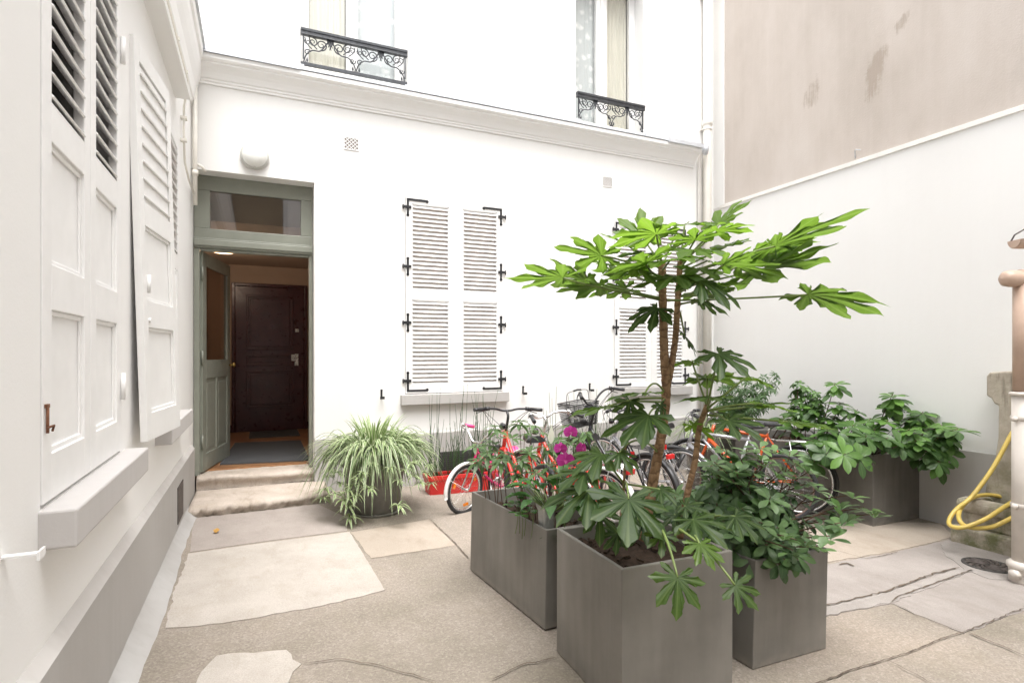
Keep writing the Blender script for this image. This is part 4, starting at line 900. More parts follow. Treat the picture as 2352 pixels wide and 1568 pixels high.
# ================================================================== PLANTERS
def planter(label, x0, y0, wx, wy, h, zb, ang=0.0, th=0.02, mat='planter', tilt=0.0, soil=0.07, name='planter'):
    """square fibre-cement tub; x0,y0 is its near left corner, ang turns it about that corner, tilt follows the sloping ground"""
    t = thing(name, label, 'planter', (x0, y0, zb), ang); t.rotation_euler[1] = tilt
    b = MB(); o = [(0, 0), (wx, 0), (wx, wy), (0, wy)]; i = [(th, th), (wx - th, th), (wx - th, wy - th), (th, wy - th)]
    O0 = [b.vert((x, y, 0)) for x, y in o]; O1 = [b.vert((x, y, h)) for x, y in o]; I1 = [b.vert((x, y, h)) for x, y in i]; I0 = [b.vert((x, y, 0.05)) for x, y in i]
    for k in range(4):
        j = (k + 1) % 4
        b.face([O0[k], O0[j], O1[j], O1[k]]); b.face([O1[k], O1[j], I1[j], I1[k]]); b.face([I1[k], I1[j], I0[j], I0[k]])
    b.face(O0[::-1]); b.face(I0)
    b.build('tub', M[mat], t, 0.005, 2, world=False)
    b = MB(); nx, ny = 10, 12; g_ = [[b.vert((th + .001 + (wx - 2 * th - .002) * i_ / nx, th + .001 + (wy - 2 * th - .002) * j_ / ny, h - soil + R.uniform(-.02, .02))) for i_ in range(nx + 1)] for j_ in range(ny + 1)]
    for j_ in range(ny):
        for i_ in range(nx): b.face([g_[j_][i_], g_[j_][i_ + 1], g_[j_ + 1][i_ + 1], g_[j_ + 1][i_]], True)
    for _ in range(90):
        c = V((R.uniform(th, wx - th), R.uniform(th, wy - th), h - soil + 0.012)); s_ = R.uniform(.006, .02)
        a_ = V((R.uniform(-1, 1), R.uniform(-1, 1), R.uniform(-.3, .3))).normalized(); u_ = a_.cross(V((0, 0, 1))).normalized()
        b.obox(c, a_, u_, a_.cross(u_), s_, s_ * .5, s_ * .3)
    b.build('soil', M['soil'], t, world=False); return t
A1 = V((1.405, 1.99)); 
planter('cube planter in front, holding the tall big-leaved fatsia', 1.405, 1.985, 0.605, 0.61, 0.645, -0.062, math.radians(-2.0), 0.022, 'planter', 0.0)
planter('long planter on the left with the orchid, peace lily and thin shrubs', 1.472, 2.815, 0.46, 1.01, 0.56, -0.058, math.radians(4.5), 0.018, 'planter', 0.02, 0.10)
planter('planter on the right filled with the dense dark green shrub', 2.267, 2.085, 0.56, 1.0, 0.545, -0.092, math.radians(1.5), 0.02, 'planter', 0.035, 0.10)
planter('dark planter against the right wall under broad whorled leaves', 5.50, 3.585, 0.74, 1.75, 0.70, -0.205, math.radians(0.0), 0.025, 'planter_dark', 0.0, 0.08)
planter('planter far back in the wall corner, mostly hidden by leaves', 5.55, 5.62, 0.66, 0.66, 0.62, -0.205, 0, 0.02, 'planter_dark', 0.0, 0.06)

# ================================================================== LEAVES
def leaf(mb, base, d, up, L, W, droop=0.2, fold=0.25, seg=5, prof=None, tint=None, twist=0):
    """one blade: base, direction, upward side, length, half width"""
    d = V(d).normalized(); s = d.cross(up)
    if s.length < 1e-3: s = d.cross(V((1, 0.2, 0)))
    s.normalize(); n = s.cross(d)
    mb.ct = R.random() if tint is None else tint
    prof = prof or (0.10, 0.72, 1.0, 0.86, 0.5, 0.0)
    k = len(prof) - 1; p = V(base); pr = None
    for i in range(k + 1):
        t = i / k; a = -droop * t * 1.4
        dd = d * math.cos(a) + n * math.sin(a); nn = n * math.cos(a) - d * math.sin(a)
        if i: p = p + dd * (L / k)
        w = W * prof[i]
        if i in (0, k) and w < 1e-6: cur = [mb.vert(p, (0, t))] * 3
        else: cur = [mb.vert(p - s * w + nn * (w * fold), (-1, t)), mb.vert(p, (0, t)), mb.vert(p + s * w + nn * (w * fold), (1, t))]
        if pr:
            if cur[0] == cur[1]: mb.face([pr[0], pr[1], cur[1]], True); mb.face([pr[1], pr[2], cur[1]], True)
            else: mb.face([pr[0], pr[1], cur[1], cur[0]], True); mb.face([pr[1], pr[2], cur[2], cur[1]], True)
        pr = cur
def basis(ax):
    ax = V(ax).normalized(); u = ax.cross(V((0.31, 0.17, 0.93)))
    if u.length < .05: u = ax.cross(V((1, 0, 0)))
    u.normalize(); return ax, u, ax.cross(u)
def whorl(mb, tip, ax, n, L, W, tilt=0.35, droop=0.3, prof=None, fold=0.2, base_t=0.5, layers=1, jit=0.2):
    ax, u, w = basis(ax); ph = R.random() * 6.28
    for l in range(layers):
        tl = tilt - l * 0.45; sc = 1.0 if layers == 1 else (0.8 + 0.2 * l)
        o = V(tip) - ax * (0.02 + L * 0.16 * l)
        for k in range(n):
            a = ph + 2 * PI * k / n + R.uniform(-jit, jit) + l * 0.5
            rad = u * math.cos(a) + w * math.sin(a); e = tl + R.uniform(-0.2, 0.2)
            d = rad * math.cos(e) + ax * math.sin(e)
            leaf(mb, o + rad * 0.006, d, ax, L * sc * R.uniform(.75, 1.1), W * sc * R.uniform(.85, 1.1), droop * R.uniform(.5, 1.4), fold, prof=prof, tint=min(1, max(0, base_t + R.uniform(-.3, .3))))
OBOV = (0.12, 0.34, 0.66, 0.95, 1.0, 0.72, 0.0)
LANC = (0.14, 0.75, 1.0, 0.8, 0.42, 0.0)

# ---- fatsia -------------------------------------------------------
LOBE = [(0.0, .070), (.12, .082), (.3, .115), (.46, .142), (.60, .138), (.74, .108), (.86, .064), (.94, .026), (1.0, 0.0)]
def lobe_w(f):
    for (f0, w0), (f1, w1) in zip(LOBE, LOBE[1:]):
        if f <= f1: return w0 + (w1 - w0) * (f - f0) / (f1 - f0)
    return 0.0
def palm_leaf(mb, J, tipv, n, lobes=9, spread=None, cup=0.06, droop=0.12, wav=0.1, tint=0.5, wid=1.25):
    """palmate leaf: J the joint with its stalk, tipv the middle lobe as a vector, n the upper side"""
    L = tipv.length; a = tipv.normalized(); n = (n - a * n.dot(a)).normalized(); s = a.cross(n)
    mb.ct = tint; ph = R.random() * 9
    spread = spread or math.radians(R.uniform(112, 128))
    half = lobes // 2; step = spread / half; hs = step * 0.5
    B = []
    for i in range(-half, half + 1):
        th = i * step + R.uniform(-.06, .06); t = abs(i) / half
        Li = L * (1 - 0.46 * t ** 1.6) * R.uniform(.90, 1.06)
        rs = L * (0.32 - 0.11 * t) * R.uniform(.88, 1.12)
        m = 16; side = []
        bend = R.uniform(-.06, .06)
        for sg in (-1, 1):
            row = []; p1, p2, q1 = R.random() * 6, R.random() * 6, R.uniform(.8, 1.25)
            for q in range(m + 1):
                f = q / m; r_ = rs * math.cos(hs) + (Li - rs * math.cos(hs)) * f
                wv = lobe_w(f) * Li * wid * 0.86
                if f < .2: wv = wv * (f / .2) + rs * math.sin(hs) * (1 - f / .2)
                if 0 < q < m: wv *= 1 + 0.19 * math.sin(f * 14 * q1 + p1) + 0.09 * math.sin(f * 29 + p2)
                row.append((r_, sg * max(0.0, wv) + bend * Li * f * f, f))
            side.append(row)
        pts = side[0] + side[1][::-1][1:]; npt = len(pts)
        for q, (r_, wv, f) in enumerate(pts):
            x = r_ * math.cos(th) - wv * math.sin(th); y = r_ * math.sin(th) + wv * math.cos(th)
            p_ = (q - (npt - 1) / 2) / ((npt - 1) / 2)
            B.append((x, y, p_, i, math.hypot(x, y) / L, f))
    K = 7; rings = []; ld = {i: R.uniform(-.05, .07) for i in range(-half, half + 1)}
    for k in range(K + 1):
        f = (k / K) ** 0.9
        row = []
        for (x, y, p_, i, rr, lf) in B:
            rad = rr * f; ap = abs(p_)
            z = cup * L * rad - (droop + ld[i] * max(0, 1 - ap * 1.1)) * L * rad * rad * 1.5 + 0.035 * L * f ** 3 * ap * (1 - ap) * 4 * math.sin(9 * lf + ph + i * 2.1 + (1.7 if p_ > 0 else 0))
            row.append(mb.vert(J + a * (x * f) + s * (y * f) + n * z, (p_, rad)))
        rings.append(row)
    for k in range(K):
        A_, C_ = rings[k], rings[k + 1]
        for q in range(len(B) - 1):
            if k == 0: mb.face([A_[q], C_[q], C_[q + 1]], True)
            else: mb.face([A_[q], C_[q], C_[q + 1], A_[q + 1]], True)

ft = thing('fatsia_tree', 'tall fatsia with two ringed trunks and huge lobed leaves in the front planter', 'plant', (1.76, 2.28, 0.5))
tk = MB(); TT = 2.82
tA = smoothpath([P(1478, 1240, 2.83), P(1500, 1105, 2.83), P(1519, 1000, TT), P(1530, 905, TT), P(1526, 820, TT), P(1523, 720, TT), P(1521, 640, TT), P(1521, 606, TT)], 8)
tk.tube(tA, [0.0265 - 0.008 * i / (len(tA) - 1) + 0.0016 * math.sin(i * 2.4) for i in range(len(tA))], 12)
tB = smoothpath([P(1531, 900, TT), P(1540, 850, TT + .01), P(1551, 780, TT + .03), P(1556, 700, TT + .04), P(1560, 640, TT + .05), P(1562, 600, TT + .05)], 8)
tk.tube(tB, [0.017 - 0.003 * i / len(tB) + 0.0014 * math.sin(i * 2.4) for i in range(len(tB))], 12)
tC = smoothpath([P(1562, 1235, 2.72), P(1575, 1150, 2.72), P(1596, 1060, 2.73), P(1606, 985, 2.75), P(1624, 930, 2.76)], 8)
tk.tube(tC, [0.0165 - 0.004 * i / len(tC) + 0.001 * math.sin(i * 2.6) for i in range(len(tC))], 10)
tD = smoothpath([P(1420, 1250, 2.6), P(1432, 1130, 2.62), P(1437, 1010, 2.65)], 8); tk.tube(tD, [0.008 - 0.003 * i / len(tD) for i in range(len(tD))], 8)
tk.build('trunk', M['trunk'], ft)
SA, SB, SC, SD = P(1521, 612, TT), P(1562, 608, TT + .05), P(1624, 934, 2.76), P(1433, 1110, 2.63)
def RU(x, y): return 1134.3 + x * .43397, 408.3 + y * .43397        # crown close-up
def RL(x, y): return 998.1 + x * .4792, 816.7 + y * .4792           # planter close-up
fol = MB(); pet = MB()
def FL(conv, j, tip, jd, td, stem, sd=0.0, up=(0, 0, 1), tint=0.5, lobes=9, droop=0.12, spread=None, sag=0.0, cup=0.05, wid=1.25, pr=0.0048):
    """leaf given by where its joint and its middle tip stand; jd, td = depths, stem = point its stalk grows from"""
    J = P(*conv(*j), jd); T = P(*conv(*tip), td)
    n = V(up)
    palm_leaf(fol, J, T - J, n, lobes, math.radians(spread) if spread else None, cup, droop, 0.10, tint, wid)
    if stem is not None:
        S = V(stem) - V((0, 0, sd)); m = S.lerp(J, .55) + V((0, 0, sag)); 
        pts = bez(S, m, J, 10); pet.tube(pts, [pr * 1.5] + [pr * (1.1 - 0.02 * i) for i in range(9)] + [pr * .9], 7)
T0 = TT
camdir = V((-SN, -CS, 0))           # towards the camera
def U(tow=0.0, side=0.0, z=1.0): return V((0, 0, z)) + camdir * tow + V((CS, -SN, 0)) * side
# upper crown, backs of the leaves lean away so that we look at their lit undersides
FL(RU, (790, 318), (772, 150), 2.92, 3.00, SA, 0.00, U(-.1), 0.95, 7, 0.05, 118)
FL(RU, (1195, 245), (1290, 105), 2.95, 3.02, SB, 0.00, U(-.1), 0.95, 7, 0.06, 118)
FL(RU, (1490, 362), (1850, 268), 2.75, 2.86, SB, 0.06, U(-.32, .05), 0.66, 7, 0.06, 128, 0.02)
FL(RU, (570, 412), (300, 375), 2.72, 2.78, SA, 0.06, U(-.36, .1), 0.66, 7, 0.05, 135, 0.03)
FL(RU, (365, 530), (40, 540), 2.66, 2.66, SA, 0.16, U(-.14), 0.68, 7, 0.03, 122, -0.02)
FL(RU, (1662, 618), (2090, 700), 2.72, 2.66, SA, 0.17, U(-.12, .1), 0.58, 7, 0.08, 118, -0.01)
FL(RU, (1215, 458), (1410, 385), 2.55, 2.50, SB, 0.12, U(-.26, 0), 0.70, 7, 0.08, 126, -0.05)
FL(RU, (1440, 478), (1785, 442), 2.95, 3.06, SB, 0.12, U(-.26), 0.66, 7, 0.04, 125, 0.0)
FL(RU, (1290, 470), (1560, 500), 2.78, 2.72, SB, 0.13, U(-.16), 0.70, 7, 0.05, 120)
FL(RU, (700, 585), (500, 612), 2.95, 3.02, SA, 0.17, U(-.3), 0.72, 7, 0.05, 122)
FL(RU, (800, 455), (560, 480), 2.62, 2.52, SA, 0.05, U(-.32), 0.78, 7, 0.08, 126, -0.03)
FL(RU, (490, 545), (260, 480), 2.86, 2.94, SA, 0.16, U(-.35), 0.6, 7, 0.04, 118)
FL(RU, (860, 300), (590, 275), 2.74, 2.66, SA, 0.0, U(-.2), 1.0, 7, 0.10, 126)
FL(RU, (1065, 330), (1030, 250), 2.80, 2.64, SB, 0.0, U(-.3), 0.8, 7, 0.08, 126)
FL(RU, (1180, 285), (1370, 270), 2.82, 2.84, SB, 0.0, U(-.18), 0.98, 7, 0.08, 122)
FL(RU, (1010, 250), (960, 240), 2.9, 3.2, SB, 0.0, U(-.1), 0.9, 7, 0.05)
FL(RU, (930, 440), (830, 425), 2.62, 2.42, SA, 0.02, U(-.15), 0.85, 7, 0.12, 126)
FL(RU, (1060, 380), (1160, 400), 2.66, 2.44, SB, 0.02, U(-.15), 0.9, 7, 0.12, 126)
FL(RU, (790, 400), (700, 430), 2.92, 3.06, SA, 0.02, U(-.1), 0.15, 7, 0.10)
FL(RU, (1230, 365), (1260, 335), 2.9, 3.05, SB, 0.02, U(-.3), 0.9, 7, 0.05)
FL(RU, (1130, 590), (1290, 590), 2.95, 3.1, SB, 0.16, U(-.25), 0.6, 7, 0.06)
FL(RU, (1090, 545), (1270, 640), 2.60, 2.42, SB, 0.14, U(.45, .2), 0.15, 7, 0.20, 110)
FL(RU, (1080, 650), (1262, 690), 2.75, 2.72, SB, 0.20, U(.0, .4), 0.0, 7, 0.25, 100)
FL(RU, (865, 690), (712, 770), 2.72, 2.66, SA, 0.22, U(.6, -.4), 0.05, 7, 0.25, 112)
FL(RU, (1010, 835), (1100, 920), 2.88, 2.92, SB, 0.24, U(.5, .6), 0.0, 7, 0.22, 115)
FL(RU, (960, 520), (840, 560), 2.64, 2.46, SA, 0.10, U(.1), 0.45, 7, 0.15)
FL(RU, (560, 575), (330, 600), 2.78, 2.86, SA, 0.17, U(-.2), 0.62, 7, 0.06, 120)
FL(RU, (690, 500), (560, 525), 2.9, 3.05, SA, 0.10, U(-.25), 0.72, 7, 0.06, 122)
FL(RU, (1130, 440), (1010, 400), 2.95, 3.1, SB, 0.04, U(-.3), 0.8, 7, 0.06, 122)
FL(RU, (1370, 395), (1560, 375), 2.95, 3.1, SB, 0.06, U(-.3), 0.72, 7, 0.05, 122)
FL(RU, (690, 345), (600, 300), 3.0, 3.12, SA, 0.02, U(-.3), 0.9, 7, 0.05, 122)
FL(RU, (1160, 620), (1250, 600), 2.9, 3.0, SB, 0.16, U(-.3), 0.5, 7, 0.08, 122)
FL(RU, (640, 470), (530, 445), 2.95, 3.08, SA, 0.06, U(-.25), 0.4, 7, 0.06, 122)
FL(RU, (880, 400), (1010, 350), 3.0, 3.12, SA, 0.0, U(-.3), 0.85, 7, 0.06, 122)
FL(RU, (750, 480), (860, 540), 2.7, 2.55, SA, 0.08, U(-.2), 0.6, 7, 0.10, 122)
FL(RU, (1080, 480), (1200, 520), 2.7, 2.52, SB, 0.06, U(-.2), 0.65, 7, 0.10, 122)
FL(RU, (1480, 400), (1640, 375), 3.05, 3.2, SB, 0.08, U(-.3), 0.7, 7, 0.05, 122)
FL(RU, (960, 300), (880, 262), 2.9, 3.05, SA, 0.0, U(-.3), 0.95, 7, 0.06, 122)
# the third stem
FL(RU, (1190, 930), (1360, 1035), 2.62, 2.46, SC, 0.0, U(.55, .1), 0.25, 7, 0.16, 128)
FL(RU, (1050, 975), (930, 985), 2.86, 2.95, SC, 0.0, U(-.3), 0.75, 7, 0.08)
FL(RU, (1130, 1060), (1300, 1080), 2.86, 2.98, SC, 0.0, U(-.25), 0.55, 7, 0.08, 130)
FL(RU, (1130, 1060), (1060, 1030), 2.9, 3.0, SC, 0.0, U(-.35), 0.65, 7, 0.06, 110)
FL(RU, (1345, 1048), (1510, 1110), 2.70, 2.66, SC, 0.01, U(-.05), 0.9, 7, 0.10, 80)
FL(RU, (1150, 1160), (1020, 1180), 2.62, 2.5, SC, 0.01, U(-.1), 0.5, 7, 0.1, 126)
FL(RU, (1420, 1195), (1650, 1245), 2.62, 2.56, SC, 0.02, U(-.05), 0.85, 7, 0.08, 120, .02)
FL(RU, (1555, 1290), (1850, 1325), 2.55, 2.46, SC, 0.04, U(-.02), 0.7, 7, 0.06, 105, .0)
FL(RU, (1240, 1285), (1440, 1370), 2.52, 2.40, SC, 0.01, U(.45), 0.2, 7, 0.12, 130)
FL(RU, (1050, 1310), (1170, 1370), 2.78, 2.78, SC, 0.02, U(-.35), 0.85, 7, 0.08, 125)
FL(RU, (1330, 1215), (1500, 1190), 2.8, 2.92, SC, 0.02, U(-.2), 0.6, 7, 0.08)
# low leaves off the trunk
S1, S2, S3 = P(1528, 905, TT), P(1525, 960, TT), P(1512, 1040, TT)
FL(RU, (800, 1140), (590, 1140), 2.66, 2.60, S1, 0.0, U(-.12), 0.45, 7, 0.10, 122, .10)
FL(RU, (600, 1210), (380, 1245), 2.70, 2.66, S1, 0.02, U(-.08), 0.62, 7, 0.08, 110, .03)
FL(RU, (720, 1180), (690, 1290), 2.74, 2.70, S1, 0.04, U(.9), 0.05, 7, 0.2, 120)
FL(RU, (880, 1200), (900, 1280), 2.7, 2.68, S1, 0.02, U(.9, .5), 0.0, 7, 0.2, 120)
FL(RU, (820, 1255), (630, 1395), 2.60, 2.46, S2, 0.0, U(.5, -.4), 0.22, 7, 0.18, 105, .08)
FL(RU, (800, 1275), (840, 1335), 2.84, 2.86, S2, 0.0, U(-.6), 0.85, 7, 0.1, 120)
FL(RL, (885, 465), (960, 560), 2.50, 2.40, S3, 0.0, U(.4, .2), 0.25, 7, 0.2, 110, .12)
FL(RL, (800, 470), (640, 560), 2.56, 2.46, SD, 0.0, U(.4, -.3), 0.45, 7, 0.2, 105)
FL(RL, (720, 560), (580, 600), 2.52, 2.40, SD, 0.03, U(.5, -.3), 0.3, 7, 0.2, 105)
FL(RL, (745, 640), (565, 745), 2.46, 2.30, SD, 0.05, U(.5, -.4), 0.12, 7, 0.2, 110)
FL(RL, (930, 688), (920, 905), 2.34, 2.14, SD, 0.02, U(1.0), 0.25, 7, 0.10, 132, .10, wid=1.4)
FL(RL, (790, 760), (800, 890), 2.44, 2.34, SD, 0.08, U(1.0, -.2), 0.05, 7, 0.2, 120)
FL(RL, (1080, 640), (1170, 700), 2.46, 2.38, SD, 0.0, U(.6, .2), 0.2, 7, 0.15, 115)
FL(RL, (1240, 785), (1400, 890), 2.36, 2.22, tC[4], 0.0, U(.75, .2), 0.28, 7, 0.12, 125)
FL(RL, (1200, 720), (1330, 740), 2.46, 2.42, tC[6], 0.0, U(.5, .1), 0.2, 7, 0.12, 120)
FL(RL, (1440, 770), (1575, 880), 2.40, 2.30, tC[4], 0.02, U(.55, .25), 0.15, 7, 0.12, 115, .04)
FL(RL, (1090, 860), (1095, 960), 2.26, 2.18, SD, 0.12, U(1.0), 0.25, 7, 0.1, 125)
FL(RL, (1270, 900), (1350, 1035), 2.16, 2.06, tC[2], 0.0, U(.9, .3), 0.7, 7, 0.12, 105, .06)
FL(RL, (1165, 1062), (1172, 1265), 2.02, 1.94, P(1510, 1200, 2.32), 0.0, U(1.0, 0), 0.45, 7, 0.08, 125, .06)
FL(RL, (1440, 1100), (1560, 1225), 2.06, 2.00, P(1560, 1215, 2.3), 0.0, U(.95, .1), 0.4, 7, 0.12, 125, .05)
FL(RL, (1000, 800), (930, 900), 2.46, 2.36, SD, 0.12, U(.9, -.1), 0.0, 7, 0.15, 110)
FL(RL, (880, 850), (800, 930), 2.46, 2.42, SD, 0.15, U(.9, -.1), 0.0, 7, 0.15, 110)
FL(RL, (1150, 760), (1220, 860), 2.52, 2.46, tC[2], 0.0, U(.8, .1), 0.05, 7, 0.15, 115)
fol.build('foliage', M['fatsia'], ft); pet.build('leaf_stalk', M['petiole'], ft)

# ---- dense shrub in the right planter ------------------------------
def shrub(name, label, cat, org, tips, fun, leafmat, stemmat, group=None, r0=0.006):
    t = thing(name, label, cat, org, 0, group)
    lv = MB(); st = MB()
    for tip, ax, base in tips:
        m_ = V(base).lerp(tip, .5) + V((R.uniform(-.04, .04), R.uniform(-.04, .04), R.uniform(0, .05)))
        pts = bez(base, m_, tip, 6); st.tube(pts, [r0 * (1 - .09 * i) for i in range(7)], 5)
        fun(lv, tip, ax, pts)
    st.build('stem', M[stemmat], t); lv.build('foliage', M[leafmat], t); return t
R.seed(11)
tips = []
def dome_tips(cx, cy, z0, rx, ry, h, n, lean=(0, 0)):
    out = []
    for _ in range(n):
        a = R.uniform(0, 2 * PI); q = math.sqrt(R.random()); x, y = q * math.cos(a), q * math.sin(a)
        z = z0 + h * (1 - 0.75 * q * q) * R.uniform(0.45, 1.0)
        p = V((cx + x * rx + lean[0] * (z - z0), cy + y * ry + lean[1] * (z - z0), z))
        ax = V((x * .9, y * .9, 1.0 - .55 * q)).normalized()
        out.append((p, ax, V((cx + x * rx * .25 + R.uniform(-.05, .05), cy + y * ry * .3, z0 - .02))))
    return out
tips = dome_tips(2.53, 2.60, 0.37, 0.42, 0.60, 0.50, 250)
for (u, v, t_) in ((1960, 1135, 3.05), (2010, 1180, 3.0), (1985, 1165, 3.0), (1930, 1160, 3.0), (1945, 1190, 2.95), (1880, 1120, 3.15), (1905, 1230, 2.8), (1930, 1200, 2.85), (1880, 1255, 2.72), (1850, 1245, 2.7), (1800, 1230, 2.72), (1820, 1262, 2.66), (1640, 1060, 3.2), (1690, 1080, 3.2), (1750, 1050, 3.3), (1800, 1075, 3.3), (1830, 1062, 3.3), (1660, 1040, 3.35), (1720, 1110, 3.1), (1600, 1130, 3.1), (1850, 1110, 3.2), (1770, 1140, 3.0), (1700, 1160, 2.9), (1640, 1190, 2.85), (1690, 1220, 2.75), (1750, 1200, 2.8), (1715, 1030, 3.35), (1745, 1022, 3.4), (1780, 1035, 3.4), (1815, 1040, 3.35), (1670, 1030, 3.35), (1700, 1050, 3.3), (1760, 1065, 3.25), (1790, 1090, 3.15), (1825, 1090, 3.2), (1735, 1080, 3.2), (1860, 1080, 3.25), (1680, 1100, 3.1), (1650, 1090, 3.2), (1845, 1130, 3.1)):
    tips.append((P(u, v, t_), V((R.uniform(-.2, .5), R.uniform(-.5, .2), .9)), V((2.6 + R.uniform(-.1, .15), 2.5 + R.uniform(-.2, .2), .40))))
def UVof(p):
    t_ = p.x * SN + p.y * CS; return HU + F * (p.x * CS - p.y * SN) / t_, HV - F * (p.z - EYE) / t_
tips = [q for q in tips if not (UVof(q[0])[0] < 1625 and UVof(q[0])[1] < 1135)]
def shrub_fun(lv, tip, ax, pts):
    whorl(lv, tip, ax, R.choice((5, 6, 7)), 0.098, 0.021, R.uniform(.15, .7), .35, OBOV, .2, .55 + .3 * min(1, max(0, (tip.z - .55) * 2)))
    for k in (3, 4, 5):
        for q in range(2):
            a = R.uniform(0, 6.28); leaf(lv, pts[k], V((math.cos(a), math.sin(a), R.uniform(-.3, .4))), V((0, 0, 1)), R.uniform(.055, .10), R.uniform(.014, .021), .4, .2, prof=OBOV, tint=R.uniform(0, .5))
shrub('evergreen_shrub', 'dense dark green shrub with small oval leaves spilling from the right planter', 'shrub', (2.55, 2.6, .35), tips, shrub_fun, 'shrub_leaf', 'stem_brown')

# ---- thin shrubs, peace lily and orchid in the left planter ---------
R.seed(5)
tips = []
for (u, v, t_) in ((1135, 972, 3.75), (1192, 962, 3.7), (1240, 985, 3.7), (1175, 1000, 3.6), (1118, 1035, 3.7), (1150, 1050, 3.5), (1100, 1050, 3.8), (1215, 1030, 3.6), (1255, 1020, 3.6), (1295, 975, 3.8), (1330, 1000, 3.75), (1285, 1005, 3.7), (1195, 1050, 3.5), (1130, 1010, 3.8), (1165, 1035, 3.7), (1225, 970, 3.9), (1260, 1060, 3.5), (1205, 990, 3.8), (1310, 1040, 3.6), (1345, 985, 3.9), (1150, 985, 3.9), (1090, 1020, 3.9), (1180, 1075, 3.5), (1230, 1080, 3.45), (1280, 1090, 3.4)):
    p = P(u, v, t_); tips.append((p, V((R.uniform(-.3, .3), R.uniform(-.3, .3), 1)), V((p.x * .55 + 1.66 * .45 + R.uniform(-.05, .05), min(3.7, max(3.0, p.y + R.uniform(-.1, .1))), .40))))
def slim_fun(lv, tip, ax, pts):
    whorl(lv, tip, ax, R.choice((6, 7, 8)), 0.105, 0.0155, R.uniform(.0, .45), .5, LANC, .25, .7, 2 if R.random() < .5 else 1)
    for k in (4, 5):
        a = R.uniform(0, 6.28); leaf(lv, pts[k], V((math.cos(a), math.sin(a), .2)), V((0, 0, 1)), .09, .013, .5, .2, prof=LANC, tint=R.uniform(.1, .5))
shrub('thin_shrub', 'airy shrub with red-brown stems and slim leaf rosettes in the left planter', 'shrub', (1.68, 3.3, .4), tips, slim_fun, 'slim_leaf', 'stem_brown', r0=0.004)
tips = []
for (u, v, t_) in ((1190, 1130, 3.35), (1200, 1150, 3.3), (1215, 1165, 3.25), (1180, 1150, 3.35), (1225, 1140, 3.3), (1195, 1172, 3.25)):
    p = P(u, v, t_); tips.append((p, V((0, 0, 1)), V((p.x + .02, p.y + .02, .42))))
shrub('seedling', 'low young plant with small round green leaves at the left planter edge', 'plant', (1.6, 3.05, .4), tips, lambda lv, tip, ax, pts: whorl(lv, tip, ax, 5, .065, .021, .2, .3, OBOV, .15, .75), 'lily_leaf', 'stem_green', r0=.003)
def lily(label, c, n, L, W, seed):
    R.seed(seed); t = thing('peace_lily', label, 'plant', c)
    lv = MB(); st = MB()
    for k in range(n):
        a = k * 2.4 + R.uniform(-.3, .3); e = R.uniform(.5, 1.2); d = V((math.cos(a) * math.cos(e), math.sin(a) * math.cos(e), math.sin(e)))
        b0 = V(c) + V((math.cos(a) * .03, math.sin(a) * .03, 0)); b1 = b0 + d * R.uniform(.10, .20); st.tube([b0, b1], [.004, .003], 5)
        leaf(lv, b1, d + V((0, 0, -.25)), V((0, 0, 1)) - d * .2, L * R.uniform(.7, 1.1), W * R.uniform(.85, 1.15), R.uniform(.5, 1.0), .25, prof=LANC, tint=R.random())
    st.build('stem', M['stem_green'], t); lv.build('foliage', M['lily_leaf'], t); return t
pl1 = lily('peace lily with glossy dark leaves and two white blooms beside the orchid', P(1268, 1170, 3.28) * 1, 26, .17, .036, 3)
fs = MB()
for (u, v, t_, rl) in ((1265, 1018, 3.4, 0), (1345, 1078, 3.2, 1)):
    p = P(u, v, t_); base = V((1.70, 3.0, .42)); fs.tube(bez(base, base.lerp(p, .6) + V((0, 0, .05)), p, 8), .0028, 5)
    d = V((0.05, 0, 1)) if rl == 0 else V((.35, -.1, .9))
    sp = MB(); leaf(sp, p, d, V((-SN, -CS, 0.1)), .12 if rl == 0 else .085, .019 if rl == 0 else .03, .1, .5, prof=(0.3, 0.9, 1.0, .7, .3, 0.0), tint=.8); sp.build('bloom', M['spathe'], pl1)
fs.build('flower_stalk', M['stem_green'], pl1)
oc = thing('orchid', 'magenta moth orchid with four blooms in the left planter', 'flower', (1.80, 3.05, .42))
st = MB(); ob_ = P(1300, 1180, 3.2)
st.tube(smoothpath([V((ob_.x, ob_.y, .42)), P(1292, 1110, 3.2), P(1300, 1030, 3.2), P(1312, 990, 3.18), P(1330, 1000, 3.16), P(1322, 1035, 3.15)], 6), .003, 5)
for (u, v, t_, s_, yw) in ((1311, 992, 3.14, .040, .1), (1287, 1030, 3.14, .038, -.3), (1336, 1029, 3.15, .036, .6), (1299, 1057, 3.10, .050, -.05)):
    pt = MB(); c = P(u, v, t_); nrm = (camdir + V((0, 0, .15)) + V((CS, -SN, 0)) * yw).normalized(); sx = nrm.cross(V((0, 0, 1))).normalized(); uz = sx.cross(nrm)
    st.tube([P(1308, 1010, 3.19), c - nrm * .01], .002, 4)
    for a, l, w_ in ((90, 1.0, .42), (210, 1.0, .36), (330, 1.0, .36)): d = sx * math.cos(math.radians(a)) + uz * math.sin(math.radians(a)); leaf(pt, c - nrm * .002, d, nrm, s_ * l, s_ * w_, .25, .1, prof=(.2, .8, 1, .9, .5, .0), tint=R.random())
    for a in (5, 175): d = sx * math.cos(math.radians(a)) + uz * math.sin(math.radians(a)); leaf(pt, c, d, nrm, s_ * 1.05, s_ * .66, .2, .08, prof=(.2, .8, 1, .98, .75, .0), tint=R.random())
    leaf(pt, c + nrm * .004, uz * -.6 + nrm * .8, uz, s_ * .55, s_ * .25, .5, .6, prof=(.4, 1, .9, .8, .4, .0), tint=0); pt.build('bloom', M['orchid'], oc)
st.build('stem', M['stem_green'], oc)
lv = MB()
